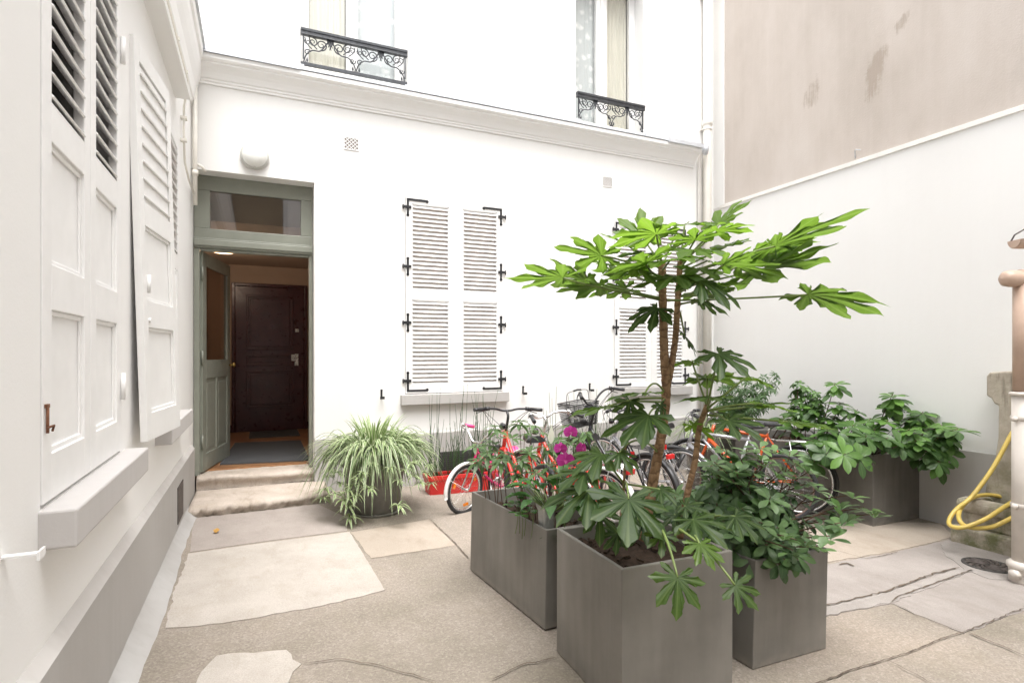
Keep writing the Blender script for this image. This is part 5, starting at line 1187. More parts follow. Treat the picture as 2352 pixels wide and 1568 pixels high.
for k in range(5): a = k * 1.3; leaf(lv, V((ob_.x, ob_.y, .45)), V((math.cos(a), math.sin(a), .45)), V((0, 0, 1)), .16, .03, .6, .3, prof=LANC, tint=.3)
lv.build('foliage', M['lily_leaf'], oc)
p = P(1245, 1180, 3.22); p.x += .065; p.y += .07; j = thing('plastic_wrap', 'crumpled clear plastic wrap standing in the left planter corner', 'wrapper', (p.x, p.y, .40))
m, nt, bb = mat_new('crumpled_plastic'); setb(bb, (.45, .45, .43), .18, 0.2, .7); bump(nt, bb, noise(nt, lcoord(nt), 40, 3), .8, .01); M['wrap'] = m
b = MB()
for k in range(2):
    n = 26; pr = None
    for i in range(n + 1):
        a = 2 * PI * i / n; rr = .042 + .010 * math.sin(a * 5 + k) + R.uniform(-.005, .005)
        cur = [b.vert((p.x + rr * .8 * math.cos(a), p.y + rr * .8 * math.sin(a), .40)), b.vert((p.x + rr * math.cos(a), p.y + rr * math.sin(a), p.z)), b.vert((p.x + rr * 1.3 * math.cos(a), p.y + rr * 1.3 * math.sin(a), p.z + .03 + R.uniform(-.02, .02)))]
        if pr and k == 0: b.face([pr[0], pr[1], cur[1], cur[0]], True); b.face([pr[1], pr[2], cur[2], cur[1]], True)
        pr = cur
b.build('sleeve', M['wrap'], j)

# ---- broad whorled plants by the right wall -------------------------
R.seed(21)
CW = [(1918, 880, 6.0, 2), (1930, 925, 5.95, 2), (2050, 905, 5.85, 2), (2050, 935, 5.85, 1), (2120, 945, 5.75, 2), (2165, 975, 5.5, 2), (2180, 1000, 5.4, 1), (2150, 1010, 5.45, 1), (1870, 935, 6.2, 1), (1850, 965, 6.1, 1), (1900, 985, 5.8, 1), (1960, 975, 5.7, 1), (1990, 1000, 5.5, 1), (2040, 965, 5.7, 1), (2090, 985, 5.5, 1), (2000, 960, 5.9, 1), (1880, 1010, 5.7, 1), (1930, 1010, 5.6, 1), (1940, 1042, 5.3, 1), (1960, 1020, 5.45, 1), (2040, 1005, 5.45, 1), (2110, 1010, 5.4, 1), (2130, 1035, 5.35, 1), (2175, 1035, 5.35, 1), (2160, 1060, 5.3, 1), (1820, 985, 6.2, 1), (1840, 1010, 6.0, 1), (1800, 960, 6.5, 1), (1915, 960, 6.0, 1), (1970, 940, 6.1, 1), (2010, 985, 5.7, 1), (2070, 1020, 5.4, 1), (1900, 1040, 5.5, 1), (1975, 1050, 5.32, 1), (1830, 945, 6.5, 1), (2200, 985, 5.3, 1), (1950, 1000, 5.9, 1), (2090, 960, 5.8, 1), (1870, 1060, 5.6, 1)]
tips = []
for u, v, t_, ly in CW:
    p = P(u, v, t_); p.x = min(p.x, rwx(p.y) - .06); ax = V((R.uniform(-.35, .15), R.uniform(-.45, .15), 1))
    if v > 1015: ax = V((-.4, -.8, .65))
    tips.append((p, ax, V((min(6.1, max(5.6, p.x)), min(5.1, max(3.8, p.y + .25)), .44)), ))
LY = {i: c[3] for i, c in enumerate(CW)}; cnt = [0]
def corner_fun(lv, tip, ax, pts):
    i = cnt[0]; cnt[0] += 1
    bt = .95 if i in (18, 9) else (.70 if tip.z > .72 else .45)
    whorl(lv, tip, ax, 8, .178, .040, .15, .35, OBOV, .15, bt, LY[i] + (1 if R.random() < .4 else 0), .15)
    for k in (4, 5):
        for _ in range(2):
            a = R.uniform(0, 6.28); leaf(lv, pts[k], V((math.cos(a), math.sin(a), R.uniform(-.4, .1))), V((0, 0, 1)), .17, .036, .6, .15, prof=OBOV, tint=R.uniform(0, .3))
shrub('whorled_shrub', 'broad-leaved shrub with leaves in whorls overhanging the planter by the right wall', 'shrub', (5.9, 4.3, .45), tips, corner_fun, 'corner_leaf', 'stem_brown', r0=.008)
def fine_fun(L, W, n):
    def f(lv, tip, ax, pts):
        for q in range(3, 7):
            for _ in range(3):
                a = R.uniform(0, 6.28); d = V((math.cos(a), math.sin(a), R.uniform(-.1, .6))); e = pts[q] + d * .06
                whorl(lv, e, d + V((0, 0, .7)), n, L, W, .05, .5, LANC, .2, .55)
    return f
R.seed(31); tips = []
for u, v, t_ in ((1832, 880, 6.3), (1850, 895, 6.3), (1870, 905, 6.25), (1840, 920, 6.3), (1880, 925, 6.2), (1825, 905, 6.35)):
    p = P(u, v, t_); tips.append((p, V((0, 0, 1)), V((p.x, p.y, .5))))
shrub('small_leaved_shrub', 'little upright shrub with small dark leaves behind the whorled shrub', 'shrub', (5.7, 4.9, .5), tips, fine_fun(.075, .017, 6), 'corner_leaf', 'stem_brown')
tips = []
for u in range(1650, 1790, 11):
    for k in range(2):
        p = P(u + R.uniform(-8, 8), R.uniform(862, 945), 7.0 + R.uniform(-.25, .25)); p.y = min(p.y, 6.45); p.x = min(p.x, 6.25); tips.append((p, V((R.uniform(-.3, .3), R.uniform(-.3, .3), 1)), V((5.88 + R.uniform(-.2, .2), 5.95 + R.uniform(-.2, .2), .4))))
p = P(1775, 862, 6.9); tips.append((V((min(p.x, 6.2), p.y, p.z)), V((0, 0, 1)), V((5.9, 5.9, .4))))
shrub('fine_leaved_shrub', 'pale airy shrub with narrow leaves in the far corner behind the bicycles', 'shrub', (5.9, 5.95, .4), tips, fine_fun(.085, .010, 6), 'fine_leaf', 'stem_green', r0=.005)

# ---- spider plants --------------------------------------------------
def strap(mb, p0, p1, p2, W, n=9, tint=.5):
    mb.ct = tint; pts = bez(p0, p1, p2, n); pr = None
    for i, p in enumerate(pts):
        d = (pts[min(i + 1, n)] - pts[max(i - 1, 0)]); s = d.cross(V((0, 0, 1)))
        if s.length < 1e-4: s = V((1, 0, 0))
        s.normalize(); nn = s.cross(d).normalized(); t = i / n
        w = W * (.55 + .45 * min(1, t * 4)) * (1 - t ** 3) + .0004
        cur = [mb.vert(p - s * w + nn * w * .35, (-1, t)), mb.vert(p, (0, t)), mb.vert(p + s * w + nn * w * .35, (1, t))]
        if pr: mb.face([pr[0], pr[1], cur[1], cur[0]], True); mb.face([pr[1], pr[2], cur[2], cur[1]], True)
        pr = cur
def spider(label, c, rad, n, reach, drop, up, plantlets, seed, W=.010):
    R.seed(seed); t = thing('spider_plant', label, 'plant', c); mb = MB(); st = MB()
    for k in range(n):
        a = R.uniform(0, 2 * PI); q = rad * math.sqrt(R.random()); o = V(c) + V((math.cos(a) * q, math.sin(a) * q, R.uniform(-.02, .03)))
        a2 = a + R.uniform(-.6, .6) if q > rad * .35 else R.uniform(0, 2 * PI); out = V((math.cos(a2), math.sin(a2), 0))
        f = R.random(); rr = reach * R.uniform(.55, 1.05) * (.55 + .6 * q / rad); dd = drop * f ** 1.3 * (.3 + .9 * q / rad); uu = up * R.uniform(.5, 1.3)
        strap(mb, o, o + out * rr * .45 + V((0, 0, uu * 1.25)), o + out * rr + V((0, 0, uu * .45 - dd)), W * R.uniform(.7, 1.15), 9, min(1, .25 + .55 * (1 - f) + R.uniform(-.2, .25)))
    for k in range(n // 12):                          # a few upright young blades
        a = R.uniform(0, 6.28); q = rad * .6 * R.random(); o = V(c) + V((math.cos(a) * q, math.sin(a) * q, 0)); out = V((math.cos(a), math.sin(a), 0))
        strap(mb, o, o + out * .05 + V((0, 0, up * 1.2)), o + out * R.uniform(.1, .25) + V((0, 0, up * R.uniform(1.2, 1.75))), W * .8, 8, .9)
    for (p, s_, hang) in plantlets:
        base = V(c) + (V((p.x, p.y, c[2])) - V(c)).normalized() * rad * .8
        st.tube(bez(base, V((p.x, p.y, 0)).lerp(V((base.x, base.y, 0)), .25) + V((0, 0, c[2] + up * .9)), p, 10), .0018, 4)
        for k in range(11):
            a = k * 2.4 + R.uniform(-.3, .3); e = R.uniform(-.1, .9); out = V((math.cos(a), math.sin(a), 0)); L_ = s_ * R.uniform(.7, 1.15)
            strap(mb, p, p + out * L_ * .5 + V((0, 0, L_ * e * .7)), p + out * L_ + V((0, 0, L_ * (e * .45 - .55))), s_ * .085, 6, R.uniform(.55, 1))
    st.build('runner', M['stem_green'], t); mb.build('foliage', M['spider'], t); return t
pc = V((1.045, 5.62, 0)); pg = gz(1.05)
pot = thing('plant_pot', 'round grey pot beside the steps under a big spider plant', 'pot', (pc.x, pc.y, pg))
b = MB(); b.lathe([(.235, 0), (.245, .02), (.27, .20), (.295, .44), (.318, .45), (.32, .50), (.30, .50), (.285, .46), (.28, .44)], (pc.x, pc.y, pg + .018), 48, V((0, 0, 1)), False); b.build('pot_body', M['pot'], pot)
b = MB(); b.lathe([(.24, 0), (.265, .0), (.27, .022), (.262, .022), (.245, .018)], (pc.x, pc.y, pg), 40); b.build('saucer', M['pot'], pot)
b = MB(); b.lathe([(.001, .0), (.282, .0)], (pc.x, pc.y, pg + .45), 30, V((0, 0, 1)), False); b.build('soil', M['soil'], pot)
plq = []
R.seed(8)
for (u, v, t_, s_) in ((745, 1125, 5.1, .10), (770, 1135, 5.05, .11), (790, 1150, 5.0, .11), (810, 1115, 5.05, .10), (800, 1165, 5.0, .12), (803, 1190, 5.0, .11), (780, 1110, 5.15, .09), (815, 1140, 5.0, .10), (752, 1095, 5.2, .08), (765, 1060, 5.2, .08), (848, 1122, 5.0, .10), (915, 1162, 5.0, .11), (917, 1105, 5.05, .08), (950, 1095, 5.15, .09), (965, 1110, 5.15, .09), (975, 1085, 5.2, .08), (985, 1070, 5.25, .07), (930, 1080, 5.1, .08), (855, 1065, 5.02, .07), (895, 1075, 5.05, .07), (960, 1060, 5.2, .08), (990, 1110, 5.25, .07), (760, 1080, 5.2, .09), (832, 1085, 5.0, .08), (742, 1145, 5.1, .09), (822, 1100, 5.0, .09), (800, 1130, 5.0, .11), (945, 1065, 5.15, .09), (775, 1085, 5.15, .10)):
    p = P(u, v, t_); p.z = max(p.z, pg + .03); plq.append((p, s_ * 1.1, True))
spider('big spider plant with striped arching leaves and hanging plantlets beside the steps', V((pc.x, pc.y, .52)), .27, 600, .46, .50, .22, plq, 4, .0142)
spc = V((5.1, 5.2, .48)); 
spider('small striped spider plant half hidden behind the orange bicycles', V((4.95, 5.35, .52)), .12, 120, .35, .35, .16, [], 14, .009)
pt2 = thing('plant_pot', 'small dark pot holding the striped plant behind the orange bicycles', 'pot', (4.95, 5.35, gz(5)))
b = MB(); b.lathe([(.13, 0), (.16, .66), (.17, .68), (.15, .68), (.14, .6)], (4.95, 5.35, gz(5)), 28); b.build('pot_body', M['pot'], pt2)

# ---- red troughs with rushes ----------------------------------------
def trough(label, x0, x1, y0, y1, h, zb, rl, seed, n):
    t = thing('plant_trough', label, 'planter', ((x0 + x1) / 2, (y0 + y1) / 2, zb)); b = MB(); e = .02
    B0 = [(x0 + e, y0 + e), (x1 - e, y0 + e), (x1 - e, y1 - e), (x0 + e, y1 - e)]; T_ = [(x0, y0), (x1, y0), (x1, y1), (x0, y1)]
    rim = [(x0 - .01, y0 - .01), (x1 + .01, y0 - .01), (x1 + .01, y1 + .01), (x0 - .01, y1 + .01)]; inn = [(x0 + .012, y0 + .012), (x1 - .012, y0 + .012), (x1 - .012, y1 - .012), (x0 + .012, y1 - .012)]
    L_ = [[b.vert((x, y, z)) for x, y in ring] for ring, z in ((B0, zb), (T_, zb + h - .05), (rim, zb + h - .05), (rim, zb + h), (inn, zb + h), (inn, zb + .08))]
    for A_, C_ in zip(L_, L_[1:]):
        for k in range(4): b.face([A_[k], A_[(k + 1) % 4], C_[(k + 1) % 4], C_[k]])
    b.face(L_[0][::-1]); b.build('trough_body', M['red_plastic'], t, .004)
    b = MB(); b.box(x0 + .014, x1 - .014, y0 + .014, y1 - .014, zb + .08, zb + h - .03); b.build('soil', M['soil'], t)
    R.seed(seed); r = thing('rush_plant', rl, 'plant', ((x0 + x1) / 2, (y0 + y1) / 2, zb + h)); b = MB()
    cl = [x0 + (x1 - x0) * f for f in (.06, .14, .42, .48, .72, .78, .92)]
    for k in range(n):
        x = R.choice(cl) + R.gauss(0, .035); x = min(x1 - .03, max(x0 + .03, x)); y = R.uniform(y0 + .04, y1 - .04); H = R.uniform(.30, .62) if R.random() < .8 else R.uniform(.6, 1.05)
        lx, ly = R.gauss(0, .05), R.gauss(0, .05); m_ = 7; br = R.uniform(-.03, .03)
        pts = [V((x + lx * (i / m_) ** 1.5 + br * math.sin(i / m_ * PI), y + ly * (i / m_) ** 1.5, zb + h - .04 + H * i / m_)) for i in range(m_ + 1)]
        b.tube(pts, [.0042 * (1 - .55 * i / m_) for i in range(m_ + 1)], 5)
    b.build('stalk', M['rush'], r); return t
zt = gz(1.9)
q0 = PG(985, 1138); q1x = 2.55
trough('red plastic trough of rushes left of the pink bicycle', q0.x, q1x, q0.y, q0.y + .22, .22, gz(2.1) + .0, 'green rushes rising from the left red trough under the window', 1, 110)
trough('red plastic trough standing behind the parked bicycles', 3.15, 4.2, 6.0, 6.22, .24, gz(3.6), 'green rushes rising from the red trough behind the bicycles', 2, 110)
# ================================================================== BICYCLES
def arc_pts(cx, cz, r, a0, a1, n, y=0): return [V((cx + r * math.cos(a0 + (a1 - a0) * i / n), y, cz + r * math.sin(a0 + (a1 - a0) * i / n))) for i in range(n + 1)]
def fender(mb, cx, cz, r, a0, a1, w):
    n = 26; pr = None
    prof = [(-w, -.014), (-w * .75, .004), (0, .012), (w * .75, .004), (w, -.014), (w * .8, -.010), (0, .006), (-w * .8, -.010)]
    for i in range(n + 1):
        a = math.radians(a0 + (a1 - a0) * i / n); rw = 1.0 if 0 < i < n else .7
        cur = [mb.vert((cx + (r + dr) * math.cos(a), y * rw, cz + (r + dr) * math.sin(a))) for y, dr in prof]
        if pr:
            for k in range(8): mb.face([pr[k], pr[(k + 1) % 8], cur[(k + 1) % 8], cur[k]], True)
        else: mb.face(cur)
        pr = cur
    mb.face(pr[::-1])
def bicycle(label, rear, head, wb=1.06, r=.335, frame='paint_red', style='step', bar='flat', barcol='plastic_black', barh=1.02, barw=.30, tyre='rubber', rimm='chrome', fend=None, fendw=.026, rack=None, basket=False, saddle='leather', saddleh=.88, forkm=None, grip='plastic_black', guard=None, lean=0.0, steer=0.0, kid=False, extra=None, tw=.018):
    rear = V(rear); h = V((head[0], head[1], 0)).normalized(); zg = min(gz(rear.x), gz(rear.x + h.x * wb)) + 0.004
    t = thing('bicycle', label, 'bicycle', (rear.x, rear.y, zg), math.atan2(h.y, h.x), 'bicycles parked along the white wall'); t.rotation_euler[0] = lean
    s = r / .335
    def put(mb, name, mat, par=t, bev=0): return mb.build(name, M[mat], par, bev, world=False)
    fa = V((wb, 0, r)); ra = V((0, 0, r)); bb = V((.43 * wb, 0, .27 * s + .01))
    hb = V((wb - .155 * s, 0, r + .34 * s)); sa = (hb - fa); ht = hb + V((-.055, 0, .155)) * (s if not kid else .8)
    st_top = V((bb.x - .16 * s, 0, saddleh - .13)); forkm = forkm or frame
    rot = Matrix.Rotation(steer, 3, (ht - hb).normalized())
    def sp(p): return hb + rot @ (V(p) - hb)
    def wheel(c, steerit, nm):
        f = sp if steerit else (lambda p: V(p))
        cc = f(c); yv = (f(c + V((0, 1, 0))) - cc).normalized(); xv = (f(c + V((1, 0, 0))) - cc); zv = (f(c + V((0, 0, 1))) - cc)
        mb = MB(); mb.tube([cc - yv * .04, cc + yv * .04], .016 * s, 10)
        for k in range(28):
            a = 2 * PI * k / 28; a2 = a + (.5 if k % 4 < 2 else -.5); sg = 1 if k % 2 else -1
            mb.tube([cc + yv * (.028 * sg) + xv * (.018 * math.cos(a2)) + zv * (.018 * math.sin(a2)), cc + xv * ((r - .03) * math.cos(a)) + zv * ((r - .03) * math.sin(a))], .0012, 3, False)
        w = put(mb, nm, 'chrome')
        mb = MB(); mb.tube([cc + xv * ((r - tw) * math.cos(2 * PI * k / 48)) + zv * ((r - tw) * math.sin(2 * PI * k / 48)) for k in range(48)], tw, 10, False, True); put(mb, 'tyre', tyre, w)
        mb = MB(); n = 48; rr = [(r - tw * 1.7, -.011), (r - tw * 1.7, .011), (r - tw * 1.7 - .018, .008), (r - tw * 1.7 - .018, -.008)]; pr = None; first = None
        for k in range(n + 1):
            a = 2 * PI * k / n; cur = [mb.vert(cc + xv * (q * math.cos(a)) + zv * (q * math.sin(a)) + yv * y) for q, y in rr]
            if pr:
                for e in range(4): mb.face([pr[e], pr[(e + 1) % 4], cur[(e + 1) % 4], cur[e]], True)
            pr = cur
        put(mb, 'rim', rimm, w)
        return w
    wheel(ra, False, 'rear_wheel'); wheel(fa, True, 'front_wheel')
    fr = MB(); T = .015 * s
    fr.tube([hb + (hb - ht) * .08, ht + (ht - hb) * .08], .019 * s, 12)
    fr.tube([bb, st_top], .0145 * s, 10); fr.tube([bb - V((0, .034, 0)), bb + V((0, .034, 0))], .021 * s, 12)
    sj = bb.lerp(st_top, .55)
    if style == 'step':
        fr.tube(smoothpath([hb, hb.lerp(bb, .5) + V((-.01, 0, -.05 * s)), bb], 6), .0185 * s, 12)
        fr.tube(smoothpath([ht - V((0, 0, .02)), ht.lerp(bb.lerp(st_top, .3), .5) + V((0, 0, -.05 * s)), bb.lerp(st_top, .25)], 6), .0165 * s, 12)
    else:
        fr.tube([hb + V((0, 0, .02)), bb], .022 * s, 12); fr.tube([ht - V((0, 0, .02)), st_top - V((.0, 0, .03))], .018 * s, 12)
    for y in (-.05, .05):
        fr.tube([bb + V((-.02, y * .5, 0)), ra + V((0, y, 0))], .0095 * s, 8); fr.tube([st_top + V((0, y * .25, -.03)), ra + V((0, y, 0))], .008 * s, 8)
    put(fr, 'frame', frame)
    fk = MB()
    for y in (-.047, .047): fk.tube(smoothpath([sp(hb + V((0.004, y * .7, -.02))), sp(hb.lerp(fa, .55) + V((-.012, y, 0))), sp(fa + V((0, y, 0)))], 5), [.0125 * s] * 6 + [.010 * s] * 5, 8)
    fk.tube([sp(hb + V((0, -.034, -.02))), sp(hb + V((0, .034, -.02)))], .014 * s, 8); put(fk, 'fork', forkm)
    # handlebar
    hd = MB(); sd = (ht - hb).normalized(); st1 = ht + sd * max(.02, (barh - ht.z) * .8); cl = V((st1.x + (.055 if bar == 'flat' else .03) * s, 0, barh))
    hd.tube(smoothpath([sp(ht + sd * .01), sp(st1), sp(cl)], 5), .0135, 10)
    if bar == 'flat': base = [(0, 0, 0), (.01, .05, .003), (-.005, .11, .018), (-.035, .20, .022), (-.07, barw, .015)]
    elif bar == 'swept': base = [(0, 0, 0), (.02, .06, -.012), (.015, .13, .02), (-.05, .20, .035), (-.13, .26, .02), (-.20, barw, -.005)]
    elif bar == 'cruise': base = [(0, 0, 0), (.01, .05, .0), (.0, .12, .07), (-.03, .19, .12), (-.09, .25, .13), (-.17, barw, .11)]
    right = [sp(cl + V((x, -y, z))) for x, y, z in base]; left = [sp(cl + V((x, y, z))) for x, y, z in base]
    path = smoothpath(left[::-1] + right[1:], 5); hd.tube(path, .0112, 10)
    ho = put(hd, 'handlebar', barcol)
    for side in (left, right):
        g_ = MB(); d = (side[-1] - side[-2]).normalized(); g_.tube([side[-1] - d * .11, side[-1] - d * .02, side[-1] + d * .012], [.0165, .018, .0165], 12); put(g_, 'grip', grip, ho)
    g_ = MB()
    for side in (left, right):
        d = (side[-1] - side[-2]).normalized(); o = side[-1] - d * .135; fw = sp(cl + V((1, 0, 0))) - sp(cl)
        g_.tube([o - V((0, 0, .002)), o + fw * .03 - V((0, 0, .012)), o + fw * .055 + d * .07 - V((0, 0, .03)), o + fw * .045 + d * .11 - V((0, 0, .038))], [.009, .007, .005, .004], 6); g_.tube([o - d * .02, o + d * .02], .019, 10)
    put(g_, 'brake_lever', barcol if not kid else 'chrome', ho)
    cb = MB()
    for side, k in ((left, 1), (right, -1)):
        o = side[-1] + (side[-2] - side[-1]) * .5 + V((.02, 0, 0)); cb.tube(bez(o, o + V((.16, -k * .03, .02 + .05 * k)), sp(hb + V((.03, k * .02, .05))), 8), .0028, 5); cb.tube(bez(o + V((0, 0, .01)), o + V((.10, -k * .1, -.05)), sp(ht + V((.03, -k * .01, 0))), 8), .0026, 5)
    put(cb, 'cable', 'plastic_black')
    # saddle
    sm = MB(); n = 12; pr = None; sc = V((st_top.x - .02, 0, saddleh)); sl = .27 * (s if kid else 1); 
    for i in range(n + 1):
        f = i / n; x = sc.x + sl * (.55 - f); hw = .018 + (.092 * (f ** 1.6)) * (1 - .18 * max(0, f - .85) / .15); z = sc.z + .012 * math.cos(f * PI * 1.4) + (.03 if f > .8 else .03 * f / .8) - .01
        hw *= (.7 if i in (0, n) else 1); ring = []
        for k in range(12):
            a = 2 * PI * k / 12; y = hw * math.cos(a); zz = .028 * math.sin(a) * (1 if math.sin(a) > 0 else 1.2) - .02 * abs(math.cos(a)) ** 3
            ring.append(sm.vert((x, y, z + zz - .02)))
        if pr:
            for k in range(12): sm.face([pr[k], pr[(k + 1) % 12], ring[(k + 1) % 12], ring[k]], True)
        else: sm.face(ring)
        pr = ring
    sm.face(pr[::-1]); put(sm, 'saddle', saddle)
    pm = MB(); pm.tube([st_top - V((0, 0, .02)), V((sc.x - .0, 0, saddleh - .03))], .0125, 10)
    for y in (-.025, .025): pm.tube([V((sc.x + .09, y * .5, saddleh - .025)), V((sc.x, y, saddleh - .05)), V((sc.x - .10, y, saddleh - .03))], .004, 5)
    put(pm, 'seat_post', 'chrome')
    # drive
    dr = MB(); dr.lathe([(.085 * s, -.002), (.088 * s, 0), (.085 * s, .002)], bb + V((0, -.045, 0)), 28, (0, 1, 0)); ca = 0.7
    for sg, y in ((1, -.062), (-1, .062)):
        e = bb + V((math.cos(ca) * .165 * s * sg, y, math.sin(ca) * .165 * s * sg)); dr.tube([bb + V((0, y, 0)), e], [.012, .009], 8)
    for sg in (1, -1): dr.tube([bb + V((0, -.045, .086 * s * sg)), ra + V((0, -.045, .032 * s * sg))], .0035, 4)
    co = put(dr, 'crank', 'chrome')
    for sg, y in ((1, -.11), (-1, .11)):
        e = bb + V((math.cos(ca) * .165 * s * sg, y, math.sin(ca) * .165 * s * sg)); pm = MB(); pm.box(e.x - .045, e.x + .045, e.y - .04, e.y + .04, e.z - .012, e.z + .012); put(pm, 'pedal', 'plastic_black' if not kid else 'red_plastic', co, .003)
    if guard:
        gm = MB(); gm.prism([V((bb.x + .10 * s, -.058, bb.z + .02)), V((bb.x + .06 * s, -.058, bb.z + .09 * s)), V((bb.x - .05 * s, -.058, bb.z + .105 * s)), V((.06, -.058, r + .03)), V((.02, -.058, r - .01)), V((bb.x, -.058, bb.z + .03))], (0, .006, 0)); put(gm, 'chain_guard', guard, t, .002)
    if fend:
        m1 = MB(); fender(m1, 0, r, r + .014, 25 if not kid else 60, 205, fendw); 
        for y in (-.03, .03): m1.tube([V((0, y * 1.6, r)), V((r * 1.05 * math.cos(math.radians(190)), y * .8, r + r * 1.05 * math.sin(math.radians(190))))], .0025, 4)
        put(m1, 'mudguard', fend)
        m2 = MB(); fender(m2, fa.x, r, r + .014, -12 if kid else 20, 160, fendw); [m2.tube([V((fa.x, y * 1.6, r)), V((fa.x + r * 1.03 * math.cos(math.radians(30)), y * .8, r + r * 1.03 * math.sin(math.radians(30))))], .0025, 4) for y in (-.03, .03)]
        if steer: m2.v = [tuple(sp(p)) for p in m2.v]
        put(m2, 'mudguard', fend)
    if rack:
        rk = MB(); z = 2 * r + .06; x1, x0 = .20, -.22
        for y in (-.06, -.02, .02, .06): rk.tube([V((x1, y, z)), V((x0, y, z))], .004, 6)
        for x in (x1, .06, -.08, x0): rk.tube([V((x, -.065, z)), V((x, .065, z))], .004, 6)
        for y in (-.065, .065): rk.tube([V((x1, y, z)), V((x0, y, z)), V((x0 - .03, y, z - .02))], .005, 6); rk.tube([V((-.10, y, z)), V((0, y, r))], .0045, 6); rk.tube([V((.08, y, z)), V((0, y, r))], .0045, 6)
        rk.tube([V((x1, 0, z)), V((st_top.x, 0, st_top.z - .05))], .005, 6); ro = put(rk, 'rack', rack)
        rl = MB(); rl.box(x0 - .045, x0 - .015, -.04, .04, z - .05, z - .01); put(rl, 'rear_reflector', 'red_lamp', ro, .004)
    if basket:
        bk = MB(); x0, x1, y0, y1, zb, zt_ = cl.x + .05, cl.x + .33, -.17, .17, barh - .235, barh + .0
        def q(x, y, z): f = 1 - .16 * (zt_ - z) / (zt_ - zb); cx_ = (x0 + x1) / 2; return sp(V((cx_ + (x - cx_) * f, y * f, z)))
        def ring(z, rr): bk.tube([q(x0, y0, z), q(x1, y0, z), q(x1, y1, z), q(x0, y1, z)], rr, 5, False, True)
        ring(zt_, .006); ring(zt_ - .02, .004); ring(zb, .004)
        for k in range(1, 13): ring(zb + (zt_ - zb) * k / 13, .0018)
        for k in range(27): y = y0 + (y1 - y0) * k / 26; [bk.tube([q(x, y, zb), q(x, y, zt_)], .0024, 3) for x in (x0, x1)]; bk.tube([q(x0, y, zb), q(x1, y, zb)], .0024, 3)
        for k in range(21): x = x0 + (x1 - x0) * k / 20; [bk.tube([q(x, y, zb), q(x, y, zt_)], .0024, 3) for y in (y0, y1)]; bk.tube([q(x, y0, zb), q(x, y1, zb)], .0024, 3)
        bo = put(bk, 'basket', 'plastic_black')
        xm = (x0 + x1) / 2; hn = MB(); hn.tube(smoothpath([q(xm, y0, zt_), q(xm, y0 + .02, zt_ + .10), q(xm, y0 + .07, zt_ + .125), q(xm, 0, zt_ + .13), q(xm, y1 - .07, zt_ + .125), q(xm, y1 - .02, zt_ + .10), q(xm, y1, zt_)], 4), .0035, 6); hn.tube([q(xm, -.05, zt_ + .13), q(xm, 0, zt_ + .136), q(xm, .05, zt_ + .13)], .010, 8); put(hn, 'handle', 'plastic_black', bo)
        pn = MB(); a_, b_ = q(x0 - .004, -.055, zt_ - .10), q(x0 - .004, .055, zt_ - .02); pn.box(a_.x - .012, a_.x, -.055, .055, zt_ - .10, zt_ - .02); put(pn, 'clip_plate', 'grey_iron', bo)
    if extra: extra(t, put, sp, fa, ra, hb, ht, bb, cl, r)
    return t
def lamp_front(t, put, sp, fa, ra, hb, ht, bb, cl, r):
    b = MB(); c = sp(ht + V((.06, 0, .04))); b.lathe([(.012, 0), (.03, .02), (.034, .05), (.0, .058)], c, 14, (1, 0, 0), False); put(b, 'headlight', 'plastic_black')
def lamp_rear(t, put, sp, fa, ra, hb, ht, bb, cl, r):
    b = MB(); st_ = V((bb.x - .19, 0, .66)); b.box(st_.x - .05, st_.x - .015, -.022, .022, st_.z - .03, st_.z + .03); put(b, 'rear_light', 'red_lamp', t, .005); lamp_front(t, put, sp, fa, ra, hb, ht, bb, cl, r)
def lamp_kid(t, put, sp, fa, ra, hb, ht, bb, cl, r):
    for a in (.4, 2.5, 4.6):
        b = MB(); c = fa + V((math.cos(a), 0, math.sin(a))) * (r * .62); b.obox(sp(c), V((math.cos(a), 0, math.sin(a))), V((0, 1, 0)), V((-math.sin(a), 0, math.cos(a))), .014, .004, .03); put(b, 'spoke_reflector', 'orange_lamp')
    b = MB(); b.obox(V((bb.x + .17, 0, bb.z + .26)), V((.85, 0, .5)), V((0, 1, 0)), V((-.5, 0, .85)), .10, .05, .03); put(b, 'carrier_bag', 'pink_rubber', t, .015)
def shock(t, put, sp, fa, ra, hb, ht, bb, cl, r):
    b = MB()
    for y in (-.052, .052): b.tube([sp(hb.lerp(fa, .25) + V((0, y, 0))), sp(hb.lerp(fa, .8) + V((0, y, 0)))], .019, 10)
    put(b, 'fork_leg', 'plastic_black')
    b = MB(); b.tube([bb + V((.05, 0, .08)), bb.lerp(hb, .42) + V((-.02, 0, .04))], .034, 14); b.lathe([(.036, 0), (.036, .01), (.02, .03)], bb.lerp(hb, .42) + V((-.02, 0, .04)), 12); put(b, 'bottle', 'paint_orange')
    b = MB(); b.tube([ht.lerp(bb, .25) + V((0, .0, .06)), bb.lerp(hb, .35) + V((-.06, 0, .12))], .014, 8); put(b, 'pump', 'paint_silver')
KW = PG(1062, 1169); kh = V((-.95, -.31, 0)).normalized(); kf = V((1.875, 5.30, 0))
bicycle("small pink child's bicycle with white mudguards and pink grips, nearest the steps", kf - kh * .80, kh, .80, .248, 'paint_pink', 'step', 'cruise', 'chrome', .70, .235, fend='fender_white', fendw=.024, saddleh=.58, forkm='chrome', grip='pink_rubber', guard='fender_white', kid=True, extra=lamp_kid, steer=.12, tw=.020, saddle='pink_rubber')
bicycle('bright red bicycle with straight black handlebar and twin low tubes', (2.16, 4.12), (.02, 1), 1.06, .335, 'paint_red', 'step', 'flat', 'plastic_black', 1.03, .33, saddleh=.86, lean=.0, extra=lamp_front, steer=-.10, tw=.022)
